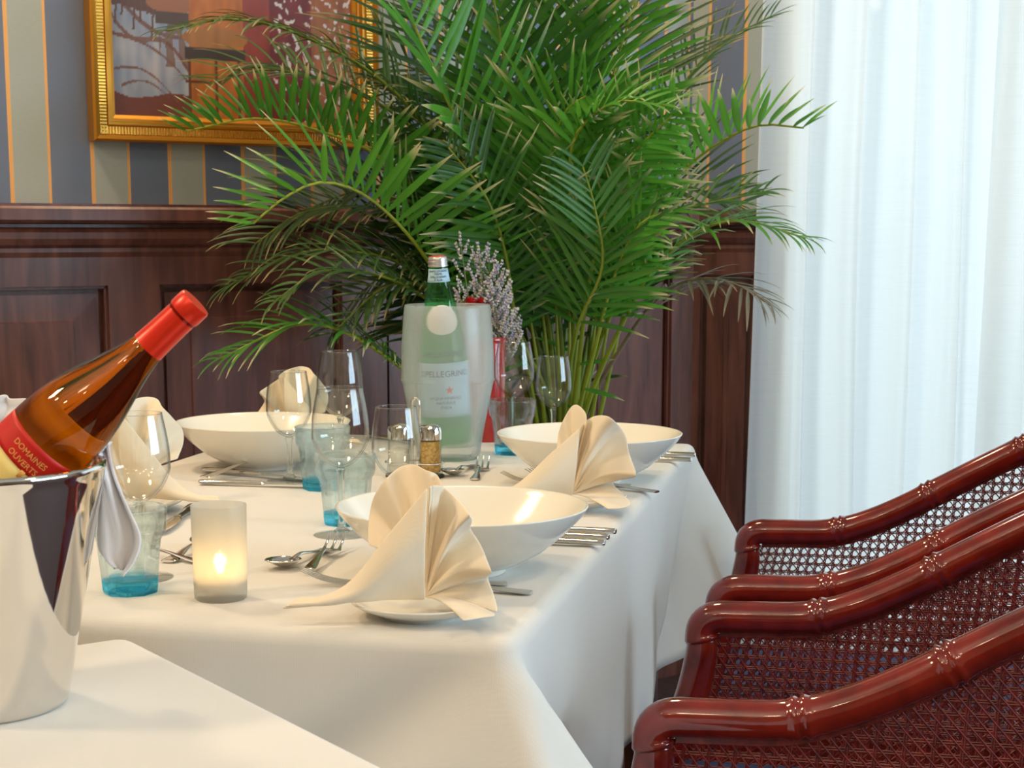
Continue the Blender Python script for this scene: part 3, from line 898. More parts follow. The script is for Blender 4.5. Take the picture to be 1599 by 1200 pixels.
# napkins: fan of radiating pleats plus a flat cone sheet
def napkin(name, k, O, rims, lobe_n, T, tip, belly, label, mirror=False):
    # O: pivot in px; rims: (px, py, depth); local x right, y away, z up
    root = empty(name, (0, 0, 0), 0, label, 'napkin', 'fan-folded cream napkins')
    sgn = -1 if mirror else 1
    def loc(px, py, d):
        x = (px - O[0]) * k; z = (O[1] - py) * k
        if z < .0015:
            d = d - (.0015 - z) * 2.6; z = .0015
        return Vector((x * sgn, d, z))
    pv = Vector((0, 0, .004))
    def fan(nm, R):
        P = catmull([loc(*r) for r in R], 6)
        vs = []
        m = 12
        for i, p in enumerate(P):
            for j in range(m + 1):
                t = j / m
                q = pv.lerp(p, t)
                # pleats flatten towards the pivot; slight outward billow
                q.y = pv.y + (p.y - pv.y) * (t ** 1.25)
                q.z += .012 * sin(pi * t) * (1 if p.z > .03 else .25)
                q += Vector((.0012 * noise.noise(Vector((i * .12, t * 3, 1))), .003 * noise.noise(Vector((i * .15, t * 2, 4))), 0))
                vs.append(q)
        o = mk(nm, vs, grid_faces(len(P), m + 1), M_napkin, root, True, 180)
        solid(o, .0016, 0); subsurf(o, 1)
        return o
    fan('fan_pleats', rims[:lobe_n]); fan('fan_pleats', rims[lobe_n:])
    # flat cone sheet from the ridge down to the tip on the table
    nu, nv = 26, 18
    vs = []
    Tp = loc(*T)
    for i in range(nu):
        u = i / (nu - 1)
        bot = catmull([pv + Vector((0, -.004, -.002)), pv.lerp(Vector(tip[1]), .4) + Vector((0, -.01, .003)), Vector(tip[1])], 10)
        topc = catmull([Tp, Tp.lerp(Vector((-.066 * sgn, -.030, .026)), .5) + Vector((.002 * sgn, -.006, .002)), Vector((-.066 * sgn, -.034, .024)), Vector((-.094 * sgn, -.036, .010)), Vector(tip[0])], 10)
        def samp(c, t):
            f = t * (len(c) - 1); a = int(min(f, len(c) - 2)); return c[a].lerp(c[a + 1], f - a)
        b, t_ = samp(bot, u), samp(topc, u)
        for j in range(nv):
            v = j / (nv - 1)
            q = b.lerp(t_, v)
            q.y -= belly * sin(pi * v) * (1 - u) ** .6 * (1 if v < 1 else 0) + .004 * sin(pi * v)
            q.y += .022 * (v ** 6) * (1 - u) * 0
            q.z += .004 * sin(pi * u) * v + .0015 * noise.noise(Vector((u * 5, v * 4, 2)))
            vs.append(q)
    # back leaf of the fold: the sheet turns over at the ridge
    o = mk('cone_sheet', vs, grid_faces(nu, nv), M_napkin, root, True, 180)
    solid(o, .0024, 0); subsurf(o, 1)
    return root
def tips(k, O, a, b, ya, yb, za=.004, zb=.003, mirror=False):
    s = -1 if mirror else 1
    return [((a - O[0]) * k * s, ya, za), ((b - O[0]) * k * s, yb, zb)]
ON = (667, 940); kN = 1.60 / 2600
rimsN = [(575, 862, .030), (571, 836, .058), (575, 808, .070), (586, 780, .044), (602, 757, .030), (622, 743, .056), (645, 738, .054), (668, 741, .024), (684, 748, .024), (693, 758, .000), (680, 755, -.014),
         (676, 754, -.022), (689, 762, .016), (705, 773, .014), (722, 784, -.004), (737, 795, -.036), (739, 812, -.002), (737, 830, .016), (748, 848, .012), (759, 863, -.010), (771, 880, -.042), (768, 896, -.004), (764, 909, .012), (772, 924, -.010), (780, 940, -.050), (766, 938, -.024), (750, 938, -.010), (762, 952, -.018), (776, 962, -.030), (752, 968, -.030), (729, 972, -.034)]
nA = napkin('folded_napkin', kN, ON, rimsN, 11, (674, 754, -.024), [(-.118, -.036, .010), (-.131, -.044, .003)], .020,
            'large cream napkin folded in a fan on the nearest plate at the table front')
nA.location = PLN + Vector((.003, 0, .014))
OF = (892, 771); kF = 2.22 / 2600
rimsF = [(868, 702, .03), (872, 676, .045), (880, 652, .03), (892, 634, .042), (902, 631, .03), (912, 640, .012), (915, 655, .0),
         (904, 660, -.012), (915, 653, .020), (930, 645, .012), (943, 640, -.030), (955, 648, -.034), (966, 662, .004), (977, 680, .006), (980, 702, -.002), (987, 728, -.044), (980, 741, .000), (957, 750, .012), (966, 760, -.01), (978, 778, -.040), (968, 793, -.044), (940, 801, -.036)]
nB = napkin('folded_napkin', kF, OF, rimsF, 7, (903, 660, -.014), [(-.125, -.02, .012), (-.140, -.045, .003)], .018,
            'cream fan-folded napkin standing before the far right bowl')
nB.location = PFR + Vector((-.003, 0, .014))
def mrims(R): return R
nC = napkin('folded_napkin', kN, ON, rimsN, 11, (674, 754, -.024), [(.118, -.036, .010), (.131, -.044, .003)], .020,
            'cream folded napkin behind the left wine glass beside the wine bottle', True)
nC.location = PLL + Vector((0, 0, .014)); nC.scale = (1.03, 1, 1.06)
nD = napkin('folded_napkin', kN, ON, rimsN, 11, (674, 754, -.024), [(.118, -.036, .010), (.131, -.044, .003)], .020,
            'white folded napkin rising behind the far left bowl', True)
PFL = ad(452, 668, 2.76); PFL.z = .76
plate(PFL, 'small white plate hidden behind the far left bowl under a napkin', 1.06)
nD.location = PFL + Vector((0, 0, .014)); nD.scale = (1.0, 1, 1.0)

# wine glasses
def wineglass(name, sc_r, h, bowl_h, rim_r, max_r, first):
    pass
def make_wineglass(h, bowl_h, rim, mx, foot, nm='wine_glass'):
    root = empty(nm, (0, 0, 0))
    zb = h - bowl_h
    outer = smoothprof([(.0045, zb - .002), (.014, zb + .003), (mx * .72, zb + bowl_h * .14), (mx * .97, zb + bowl_h * .32), (mx, zb + bowl_h * .44), (mx * .965, zb + bowl_h * .66), (rim * 1.01, h - .002), (rim, h)], 5)
    t = .0011
    inner = [(max(r - t, 0), z + (t * 2.2 if z < zb + bowl_h * .3 else 0)) for r, z in outer if z < h - .0005]
    inner = [(r, min(z, h - .0002)) for r, z in inner]
    prof = [(0, zb - .002)] + outer + [(rim - t * .5, h + .0006), (rim - t, h)] + list(reversed(inner)) + [(0, zb + .004)]
    lathe('bowl', prof, M_bowlglass, root, 64, False, None, 180)
    lathe('stem', smoothprof([(.0001, .004), (.010, .0045), (.0058, .010), (.0040, .022), (.0037, zb * .6), (.0040, zb - .010), (.0058, zb - .0035), (.0001, zb - .0026)], 5), M_stem, root, 24, False, None, 180)
    lathe('foot', [(0, 0), (foot - .001, 0), (foot, .0008), (foot - .0012, .0016), (foot * .6, .0028), (.012, .0048), (.003, .0055), (0, .0055)], M_footglass, root, 48, False, None, 180)
    return root
big = make_wineglass(.178, .094, .0275, .0345, .0345)
small = make_wineglass(.152, .088, .0255, .0310, .0325)
used = {}
def place_glass(proto, px, py, label, group='wine glasses on the table', z=.76, off=(0, 0), sc=1):
    o = proto if proto not in used.values() else copy_tree(proto)
    used[label] = proto
    p = at(px, py, z); o.location = p; o.scale = (sc, sc, sc)
    return tag(o, label, 'wine glass', group)
used['x'] = None
seen = set()
def pg(proto, px, py, label, sc=1):
    if id(proto) in seen: o = copy_tree(proto)
    else: o = proto; seen.add(id(proto))
    o.location = at(px, py); o.scale = (sc, sc, sc); o.rotation_euler = (0, 0, random.uniform(0, 6))
    return tag(o, label, 'wine glass', 'stemmed wine glasses')
pg(big, 221, 903, 'wine glass standing between the wine bucket and the candle, behind a blue tumbler', .98)
pg(big, 534, 836, 'large wine glass standing before two blue tumblers, left of the nearest napkin', 1)
pg(big, 533, 737, 'tall wine glass behind the other glasses, its bowl rising above them at centre', 1.03)
pg(big, 803, 696, 'large wine glass just right of the frosted bottle cooler', 1)
pg(small, 453, 752, 'small wine glass standing at the right of the far left bowl', 1.06)
pg(small, 620, 822, 'small wine glass standing behind the nearest napkin before the salt shakers', .98)
pg(small, 864, 694, 'small wine glass behind the far right bowl, before the palm stems', 1)

# blue tumblers: thick faceted base, octagonal shoulders
def make_tumbler():
    root = empty('blue_tumbler', (0, 0, 0))
    def rf(r, z, a):
        if r < .004: return r
        k = max(0, min(1, (.064 - z) / .010)) * max(0, min(1, z / .004))
        seg = pi / 4.5
        fa = ((a + seg / 2) % seg) - seg / 2
        facet = cos(seg / 2) / cos(fa) if k else 1
        lift = .016 * abs(fa) / (seg / 2)
        return r * (1 - k + k * (.93 + .07 * facet) * 1.0)
    def scal(r, z, a):
        return rf(r, z, a)
    # outer wall
    out = [(.0302, .0135), (.0308, .018), (.0320, .03), (.0334, .045), (.0346, .056), (.0354, .061), (.0378, .0645), (.0384, .068), (.0386, .076), (.0392, .086), (.0396, .0895), (.0388, .0905)]
    inn = [(.0372, .0895), (.0366, .076), (.0356, .067), (.0334, .060), (.0322, .050), (.0308, .036), (.0294, .022), (.0275, .016), (.012, .0145), (0, .0142)]
    def ofun(r, z, a):
        seg = 2 * pi / 9
        fa = ((a + seg / 2) % seg) - seg / 2
        edge = .0600 - .006 * (1 - (abs(fa) / (seg / 2)) ** 2) + .004
        k = 1 / (1 + exp((z - edge) / .0012))
        fc = cos(seg / 2) / cos(fa)
        return r * ((1 - k) + k * (fc * .985))
    lathe('glass_wall', out + inn, M_bluewall, root, 108, False, ofun, 60)
    lathe('thick_base', [(0, .001), (.025, .0012), (.0272, 0), (.0290, .0012), (.0298, .006), (.0303, .0135), (.0288, .0150), (.013, .0138), (0, .0135)], M_bluebase, root, 108, False, ofun, 60)
    return root
tum = make_tumbler()
def pt(px, py, label, sc=1, rz=0):
    if 'tum' in seen: o = copy_tree(tum)
    else: o = tum; seen.add('tum')
    o.location = at(px, py); o.scale = (sc,) * 3; o.rotation_euler = (0, 0, rz)
    return tag(o, label, 'tumbler', 'pale blue tumblers')
pt(205, 925, 'blue tumbler nearest the wine bucket, partly behind the hanging white napkin', .97, .2)
pt(540, 818, 'blue tumbler directly behind the large central wine glass', .98, .5)
pt(505, 764, 'blue tumbler standing right of the far left bowl, farther back than its neighbour', 1.0, .1)
pt(800, 709, 'blue tumbler behind the large wine glass right of the frosted cooler', 1.0, .9)

# ------------------------------------------------------------------ cutlery
def section_piece(sections, n=10):
    # sections: (x, halfwidth, z, thickness) -> closed flattened tube along x
    vs, fs = [], []
    for (x, w, z, t) in sections:
        for k in range(n):
            a = 2 * pi * k / n
            vs.append((x, w * cos(a), z + t * sin(a) * .5))
    m = len(sections)
    for i in range(m - 1):
        for k in range(n):
            j = (k + 1) % n
            fs.append((i * n + k, i * n + j, (i + 1) * n + j, (i + 1) * n + k))
    fs.append(tuple(range(n - 1, -1, -1))); fs.append(tuple((m - 1) * n + k for k in range(n)))
    return vs, fs
def interp(S_, n=6):
    return [tuple(p) for p in zip(*[[q[c] for q in catmull([(s[0], s[1], s[2]) for s in S_], n)] for c in (0, 1, 2)], [p.x for p in catmull([(s[3], 0, 0) for s in S_], n)])]
handle_S = [(0, .007, .0022, .003), (.004, .0096, .0024, .0034), (.02, .0092, .003, .003), (.05, .0062, .005, .003), (.08, .0040, .0075, .0034), (.105, .0032, .0085, .004)]
def make_fork(L_=.2, tines=4):
    root = empty('fork', (0, 0, 0))
    k = L_ / .2; ws_ = .74 if tines == 3 else 1
    vs, fs = section_piece(interp([(x * k, w * ws_, z, t) for x, w, z, t in handle_S] + [(.125 * k, .0045 * ws_, .006, .003)], 6)); mk('handle', vs, fs, M_steel, root)
    mb = MB()
    vs, fs = section_piece(interp([(.122 * k, .0042, .0062, .003), (.132 * k, .0098, .004, .0025), (.145 * k, .0122, .0022, .0022), (.152 * k, .0122, .0025, .002)], 5)); mb.add(vs, fs)
    sp = .0205 / (tines - 1) if tines > 3 else .0088
    for t in range(tines):
        y = (t - (tines - 1) / 2) * sp
        S_ = [(.150 * k, .0024, .0024, .002), (.165 * k, .0019, .0040, .002), (.182 * k, .0016, .0085, .0018), (.2 * k, .0008, .0165, .0012)]
        vs, fs = section_piece(interp(S_, 5), 8); mb.add([(v[0], v[1] + y, v[2]) for v in vs], fs)
    mb.build('tines', M_steel, root)
    return root
def make_spoon(L_=.19, w=.019):
    root = empty('spoon', (0, 0, 0)); k = L_ / .2
    vs, fs = section_piece(interp([(x * k, ww, z, t) for x, ww, z, t in handle_S] + [(.135 * k, .0042, .006, .003)], 6)); mk('handle', vs, fs, M_steel, root)
    vs = []; nu, nv = 18, 13
    for i in range(nu):
        u = i / (nu - 1); x = (.130 + .07 * u) * k
        hw = w * max(.16, sqrt(max(0, 1 - ((u - .55) / .56) ** 2))) * (1 if u < .97 else .75)
        for j in range(nv):
            t = -1 + 2 * j / (nv - 1)
            dep = .0085 * (1 - t * t) * sin(pi * min(1, .12 + u * .86))
            vs.append((x, hw * t, .0085 + .002 * u - dep))
    o = mk('spoon_bowl', vs, grid_faces(nu, nv), M_steel, root, True, 180); solid(o, .0012, -1)
    return root
def make_knife(L_=.22):
    root = empty('knife', (0, 0, 0)); k = L_ / .22
    vs, fs = section_piece(interp([(0, .006, .0045, .0055), (.004, .0085, .0046, .007), (.03, .0082, .005, .007), (.07, .0066, .005, .0064), (.10, .0058, .005, .006), (.108, .0062, .005, .005)], 6)); mk('handle', [(v[0] * k, v[1], v[2]) for v in vs], fs, M_steel, root)
    vs, fs = section_piece(interp([(.106, .0062, .005, .004), (.125, .0085, .005, .0022), (.17, .0095, .005, .0016), (.205, .0080, .005, .0012), (.218, .0035, .005, .001)], 6)); mk('blade', [(v[0] * k, v[1], v[2] ) for v in vs], fs, M_steel, root)
    return root
PROTO = {}
def cut(kind, hx, hy, tx, ty, label, size=None, z=.7605, roll=0):
    key = (kind, size)
    if key not in PROTO:
        o = {'fork': lambda: make_fork(size or .2), 'dfork': lambda: make_fork(size or .155, 3), 'spoon': lambda: make_spoon(size or .19), 'knife': lambda: make_knife(size or .22)}[kind](); PROTO[key] = o
    else: o = copy_tree(PROTO[key])
    a = at(hx, hy, z); b = at(tx, ty, z)
    o.location = a; o.rotation_euler = (0, roll, atan2(b.y - a.y, b.x - a.x))
    kn = {'dfork': 'fork'}.get(kind, kind)
    return tag(o, label, kn, 'steel ' + kn + ('s' if kn != 'knife' else '') .replace('knife', 'knives') + ' of the place settings')
def along(hx, hy, d=.2):
    # pixel of the point d metres along the table's width from (hx, hy)
    p = at(hx, hy) + DL * d
    v = Vector((p.x, p.y, .76 - H)); y = v.y * cos(TH) - v.z * sin(TH); zz = v.y * sin(TH) + v.z * cos(TH)
    return CX + F * v.x / y, CY - F * zz / y
def cutL(kind, hx, hy, label, size=None, z=.7605):
    tx, ty = along(hx, hy); return cut(kind, hx, hy, tx, ty, label, size, z)
# nearest right setting
cutL('knife', 962, 836, 'knife with its handle end showing farthest right of the near bowl')
cutL('knife', 951, 845, 'middle one of the three handles lying right of the near bowl', .20)
cutL('knife', 945, 854, 'lowest of the three handles lying right of the near bowl', .21)
cut('fork', 792, 915, 462, 914, 'long fork running under the nearest napkin, its tines out left of it', .212)
cut('fork', 830, 929, 556, 914, 'fork whose flat handle end shows right of the nearest napkin', .18)
cut('dfork', 481, 893, 536, 845, 'three-tined dessert fork with raised tines beside the large wine glass foot', .150, .7645)
cut('spoon', 510, 861, 452, 884, 'dessert spoon lying under the dessert fork at the near setting', .125)
# far right setting
cutL('knife', 1086, 715, 'knife handle nearest the far corner, right of the far right bowl')
cutL('knife', 1080, 723, 'knife handle just before another one, right of the far right bowl', .20)
cutL('fork', 985, 761, 'short handle end right of the far right napkin', .19)
cut('fork', 1026, 771, 786, 744, 'long fork whose handle shows right of the far right napkin', .225)
cut('dfork', 741, 751, 766, 712, 'small three-tined fork lying upright-tined before the frosted cooler', .150)
cut('spoon', 742, 729, 712, 741, 'small spoon lying before the frosted cooler', .125)
# far left setting
cut('spoon', 318, 748, 388, 735, 'soup spoon with raised bowl before the far left bowl', .19, .766, -.05)
cut('knife', 318, 738, 438, 749, 'upper one of two knives pointing right before the far left bowl')
cut('knife', 312, 757, 412, 760, 'lower one of two knives pointing right before the far left bowl', .20)
# left near setting
cut('dfork', 318, 882, 258, 872, 'dessert fork lying between the blue tumbler and the candle', .150)
cut('spoon', 262, 880, 305, 861, 'dessert spoon lying left of the candle glass', .125)
cut('knife', 302, 795, 262, 826, 'butter knife lying beside the left bread plate behind the candle', .20)
cut('knife', 574, 683, 620, 690, 'knife tip showing between the glasses left of the salt shaker', .18)
# ------------------------------------------------------------------ candle
cl = at(345, 935)
cg = empty('candle_holder', cl, 0, 'frosted glass candle holder with a lit tealight glowing inside', 'candle holder')
lathe('frosted_glass', [(0, 0), (.0235, 0), (.0255, .0015), (.0262, .006), (.0275, .094), (.0272, .0952), (.0262, .0945), (.0250, .012), (.0238, .0095), (0, .009)], M_candleglass, cg, 64, False, None, 60)
tl = empty('tealight', cl + Vector((0, 0, .0095)), 0, 'small lit tealight inside the frosted candle glass', 'candle')
lathe('cup', [(0, 0), (.0190, 0), (.0193, .014), (.0188, .0142), (.0186, .002), (0, .002)], M_steel, tl, 32, False)
lathe('wax', [(0, .0022), (.0182, .0022), (.0182, .012), (.004, .0115), (0, .0115)], M_wax, tl, 32, False)
tube('wick', [(0, 0, .011), (.0005, 0, .0165)], .0007, M_black, tl, 8)
lathe('flame', smoothprof([(.0001, .015), (.0032, .018), (.0042, .0225), (.0028, .029), (.0001, .037)], 5), M_flame, tl, 24, False, None, 180)

# ------------------------------------------------------------------ text wrapped on a cylinder
def text_mesh(txt, size):
    cu = bpy.data.curves.new('lettering', 'FONT'); cu.body = txt; cu.size = size; cu.align_x = 'CENTER'; cu.resolution_u = 3
    o = bpy.data.objects.new('lettering', cu); COL.objects.link(o)
    dg = bpy.context.evaluated_depsgraph_get(); dg.update()
    me = bpy.data.meshes.new_from_object(o.evaluated_get(dg))
    bpy.data.objects.remove(o); bpy.data.curves.remove(cu)
    return me
def wrap_text(txt, size, r, z, ang, m, parent, name='lettering', flip=False, slope=0):
    me = text_mesh(txt, size)
    for v in me.vertices:
        x, y = v.co.x, v.co.y
        rr = r + slope * y
        a = ang + x / r
        v.co = (rr * cos(a), rr * sin(a), z + y)
    me.materials.clear(); me.materials.append(m)
    me.name = name
    o = bpy.data.objects.new(name, me); COL.objects.link(o); o.parent = parent
    solid(o, .0003, 0)
    return o
def patch(name, r0, z0, z1, a0, a1, m, parent, rprof=None, n=40, nz=6, thick=.0004):
    vs = []
    for i in range(n + 1):
        a = a0 + (a1 - a0) * i / n
        for j in range(nz + 1):
            z = z0 + (z1 - z0) * j / nz
            r = r0 if rprof is None else rprof(z) + r0
            vs.append((r * cos(a), r * sin(a), z))
    o = mk(name, vs, grid_faces(n + 1, nz + 1), m, parent, True, 180); solid(o, thick, 0)
    return o

# ------------------------------------------------------------------ wine bucket, bottle, service napkin
BC = at(-30, 1100)
bk = empty('wine_bucket', BC, 0, 'polished steel wine bucket on the side table at the left edge', 'wine bucket')
lathe('body', [(0, 0), (.062, 0), (.0655, .002), (.067, .006), (.0995, .176), (.1003, .181), (.1012, .183), (.1016, .1855), (.1008, .188), (.0985, .1885), (.0965, .186), (.0958, .181), (.0640, .008), (.060, .005), (0, .005)], M_bucket, bk, 96, False, None, 60)
for sx in (-1,):
    P = catmull([(.098 * sx, -.02, .165), (.118 * sx, -.02, .160), (.124 * sx, 0, .158), (.118 * sx, .02, .160), (.098 * sx, .02, .165)], 6)
    tube('handle', P, .004, M_bucket, bk, 10)
BY = BC.y + .005
pT = ad(306, 472, BY); pB = ad(60, 703, BY)
axis = (pT - pB).normalized()
sc = .83; BL = .305 * sc
wb_ = empty('wine_bottle', pT - axis * BL, 0, 'wine bottle with red foil neck leaning in the steel bucket', 'bottle')
zax = axis; xax = Vector((0, -1, 0)); xax = (xax - zax * xax.dot(zax)).normalized(); yax = zax.cross(xax)
wb_.matrix_world = Matrix(((xax.x, yax.x, zax.x, wb_.location.x), (xax.y, yax.y, zax.y, wb_.location.y), (xax.z, yax.z, zax.z, wb_.location.z), (0, 0, 0, 1)))
def S_(P): return [(r * sc, z * sc) for r, z in P]
BP = S_(smoothprof([(.0001, .006), (.030, .004), (.037, .0), (.0405, .006), (.041, .02), (.041, .09), (.0408, .125), (.0392, .150), (.0345, .175), (.0272, .200), (.0205, .222), (.0165, .240), (.0150, .255), (.0142, .275), (.0142, .296), (.0001, .297)], 5))
lathe('glass_body', BP, M_wine, wb_, 64, False, None, 180)
lathe('foil_capsule', S_([(.0162, .2445), (.0160, .246), (.0153, .262), (.0150, .280), (.0150, .289), (.0158, .2895), (.0161, .292), (.0160, .303), (.0152, .305), (.0001, .3052)]), M_capsule, wb_, 48, False, None, 35)
rl = .0413 * sc
patch('label', rl, .030 * sc, .093 * sc, -1.25, 1.05, M_yellowlabel, wb_)
rp = lambda z: (.0413 if z < .125 * sc else .0413 - (z / sc - .125) * .03) * sc
rb = patch('neck_band_label', 0.0003, .093 * sc, .120 * sc, -1.25, 1.05, M_redlabel, wb_, rp)
# x axis faces the viewer; lettering reads across the bottle
wrap_text('DOMAINES', .0078 * sc, rl + .0006, .106 * sc, .05, M_goldprint, rb)
wrap_text('OUVERTS', .0078 * sc, rl + .0006, .0965 * sc, .05, M_goldprint, rb)
lb = [c for c in wb_.children if c.name.startswith('label')][0]
wrap_text('RESERVE', .0060 * sc, rl + .0004, .070 * sc, -.05, M_brownprint, lb)
patch('emblem', rl + .0006, .086 * sc, .094 * sc, .16, .27, M_goldprint, lb, None, 6, 2)
# service napkin hung over the bucket's far rim
def sheet(rows, n=10, depth=0):
    L_ = [catmull([r[0] for r in rows], 6), catmull([r[1] for r in rows], 6)]
    vs = []
    m = len(L_[0])
    for i in range(m):
        for j in range(n):
            t = j / (n - 1)
            p = L_[0][i].lerp(L_[1][i], t)
            p.y += .006 * sin(t * 9 + i * .05) + .004 * sin(t * 17 + 1)
            vs.append(p)
    return vs, grid_faces(m, n)
mb = MB()
Yt = BC.y + .045
rows = [(ad(112, 690, Yt + .01), ad(170, 694, Yt + .012)), (ad(128, 704, Yt + .01), ad(172, 708, Yt + .012)), (ad(150, 742, Yt), ad(182, 748, Yt)), (ad(150, 792, Yt), ad(204, 796, Yt)), (ad(148, 840, Yt), ad(222, 838, Yt)), (ad(154, 868, Yt), ad(213, 874, Yt)), (ad(179, 882, Yt), ad(195, 897, Yt))]
vs, fs = sheet(rows, 14); mb.add(vs, fs)
Yt2 = BC.y + .062
rows = [(ad(-60, 640, Yt2 - .02), ad(-60, 760, Yt2 - .02)), (ad(0, 619, Yt2), ad(0, 760, Yt2)), (ad(12, 625, Yt2), ad(14, 760, Yt2)), (ad(50, 627, Yt2), ad(56, 760, Yt2)), (ad(100, 655, Yt2), ad(110, 755, Yt2)), (ad(150, 690, Yt2 - .01), ad(140, 740, Yt2 - .01)), (ad(171, 694, Yt + .014), ad(150, 712, Yt + .012))]
vs, fs = sheet(rows, 14); mb.add(vs, fs)
tw = mb.build('service_napkin', M_towel, None, True, 180); solid(tw, .002, 0)
tag(tw, 'white service napkin hanging over the bucket rim behind the wine bottle', 'napkin')

# ------------------------------------------------------------------ frosted cooler with water bottle
CC = at(700, 716)
ck = empty('bottle_cooler', CC, 0, 'frosted barrel-shaped bottle cooler holding the green water bottle', 'bottle cooler')
kc = CC.y / 2600
prof = [(0, 0), (.049, 0), (.0515, .002), (.056, .03), (.0665, .085), (.0745, .125), (.0757, .1265), (.0757, .1295), (.0748, .131), (.0742, .150), (.0730, .19), (.0700, .228), (.0684, .2465), (.0676, .248), (.0664, .247), (.0658, .244), (.0672, .228), (.0700, .19), (.0708, .150), (.0712, .127), (.0690, .115), (.050, .032), (.046, .020), (0, .018)]
ctl = lambda P: smoothprof(P, 6)
prof = [(0, 0), (.047, 0), (.0495, .002)] + ctl([(.052, .012), (.0585, .05), (.0665, .090), (.0725, .120), (.0745, .1262)]) + [(.0755, .1268), (.0755, .1292)] + ctl([(.0748, .1300), (.0745, .150), (.0735, .185), (.0710, .222), (.0686, .2465)]) + [(.0676, .248), (.0664, .247)] + ctl([(.0658, .244), (.0685, .222), (.0708, .185), (.0716, .150), (.0712, .130), (.0680, .108), (.0600, .070), (.0520, .036), (.047, .022)]) + [(0, .020)]
lathe('body', prof, M_cooler, ck, 96, False, None, 60)
# bottle leaning a little to the right at the foot
Yb = CC.y + .0
pt_ = ad(683, 401, Yb - .012); pb_ = ad(700, 690, Yb + .004)
ax = (pt_ - pb_).normalized(); wlen = (pt_ - pb_).length
wq = empty('water_bottle', pb_, 0, 'green glass water bottle with silver cap standing in the frosted cooler', 'bottle')
xax = Vector((0, -1, 0)); xax = (xax - ax * xax.dot(ax)).normalized(); yax = ax.cross(xax)
wq.matrix_world = Matrix(((xax.x, yax.x, ax.x, pb_.x), (xax.y, yax.y, ax.y, pb_.y), (xax.z, yax.z, ax.z, pb_.z), (0, 0, 0, 1)))
W_ = wlen
WB = smoothprof([(.0001, .004), (.030, .002), (.0365, .0), (.0385, .006), (.0388, W_ * .12), (.0388, W_ * .40), (.0370, W_ * .50), (.0320, W_ * .62), (.0255, W_ * .74), (.0190, W_ * .84), (.0158, W_ * .90), (.0142, W_ * .945), (.0140, W_ * .985), (.0001, W_ * .987)], 6)
lathe('glass_body', WB, M_green, wq, 64, False, None, 180)
lathe('screw_cap', [(.0001, W_ * .948), (.0158, W_ * .948), (.0162, W_ * .950), (.0162, W_ * .956), (.0152, W_ * .958), (.0152, W_ * .968), (.0158, W_ * .970), (.0158, W_ * .976), (.0150, W_ * .978), (.0150, W_ * .994), (.0140, W_), (.0001, W_)], M_cap, wq, 40, False, None, 30)
lathe('cap_top_print', [(.0001, W_ + .0001), (.0125, W_ + .0001), (.0125, W_ + .0005), (.0001, W_ + .0006)], M_redtop, wq, 32, False)
def wr(z):
    for a, b in zip(WB[6:], WB[7:]):
        if a[1] <= z <= b[1] and b[1] > a[1]:
            return a[0] + (b[0] - a[0]) * (z - a[1]) / (b[1] - a[1])
    return .0388
nl = patch('neck_label', .0006, W_ * .868, W_ * .938, -pi, pi * .999, M_paleblue, wq, wr, 48, 4)
for q, s_ in enumerate(('SANPELLEGRINO', 'TERME', 'S.PELLEGRINO', 'ITALIA')):
    zz = W_ * (.922 - .0155 * q)
    wrap_text(s_, .0046, wr(zz) + .0011, zz, .0, M_navy, nl, 'lettering', False, -.25)
# oval shoulder label
vs = []
zc, hz = W_ * .672, W_ * .078
for i in range(25):
    for j in range(25):
        a = (-1 + 2 * i / 24); b = (-1 + 2 * j / 24)
        # map square to disc
        x = a * sqrt(1 - b * b / 2); y = b * sqrt(1 - a * a / 2)
        z = zc + y * hz; r = wr(z) + .0009
        an = .10 + x * .027 / .030
        vs.append((r * cos(an), r * sin(an), z))
ol = mk('oval_label', vs, grid_faces(25, 25), M_whitelabel, wq, True, 180); solid(ol, .0004, 0)
wrap_text('1899', .008, wr(zc) + .0016, zc - .003, .10, M_goldprint, ol, 'lettering', False, -.3)
wrap_text('S.PELLEGRINO', .0115, wr(W_ * .478) + .0010, W_ * .478, .02, M_navy, wq, 'embossed_lettering', False, -.09)
ml = patch('main_label', .0006, W_ * .155, W_ * .445, -1.35, 1.35, M_paleblue, wq, wr, 48, 6)
wrap_text('S.PELLEGRINO', .0135, .0398, W_ * .372, .06, M_navy, ml)
# red star
me_v = [(0, 0)]; 
mbs = MB(); pts5 = []
for q in range(10):
    r = .0068 if q % 2 == 0 else .003
    a = pi / 2 + q * pi / 5
    x, y = r * cos(a), r * sin(a); an = .22 + x / .0398
    pts5.append((.0399 * cos(an), .0399 * sin(an), W_ * .30 + y))
cen = (.0400 * cos(.22), .0400 * sin(.22), W_ * .30)
so = mk('star', [cen] + pts5, [(0, 1 + q, 1 + (q + 1) % 10) for q in range(10)], M_star, ml, False); solid(so, .0003, 0)
for q, zz in enumerate((.25, .225, .20)):
    wrap_text(('ACQUA MINERALE', 'NATURALE', 'ITALIA')[q], .0062, .0398, W_ * zz, .05, M_navy, ml)

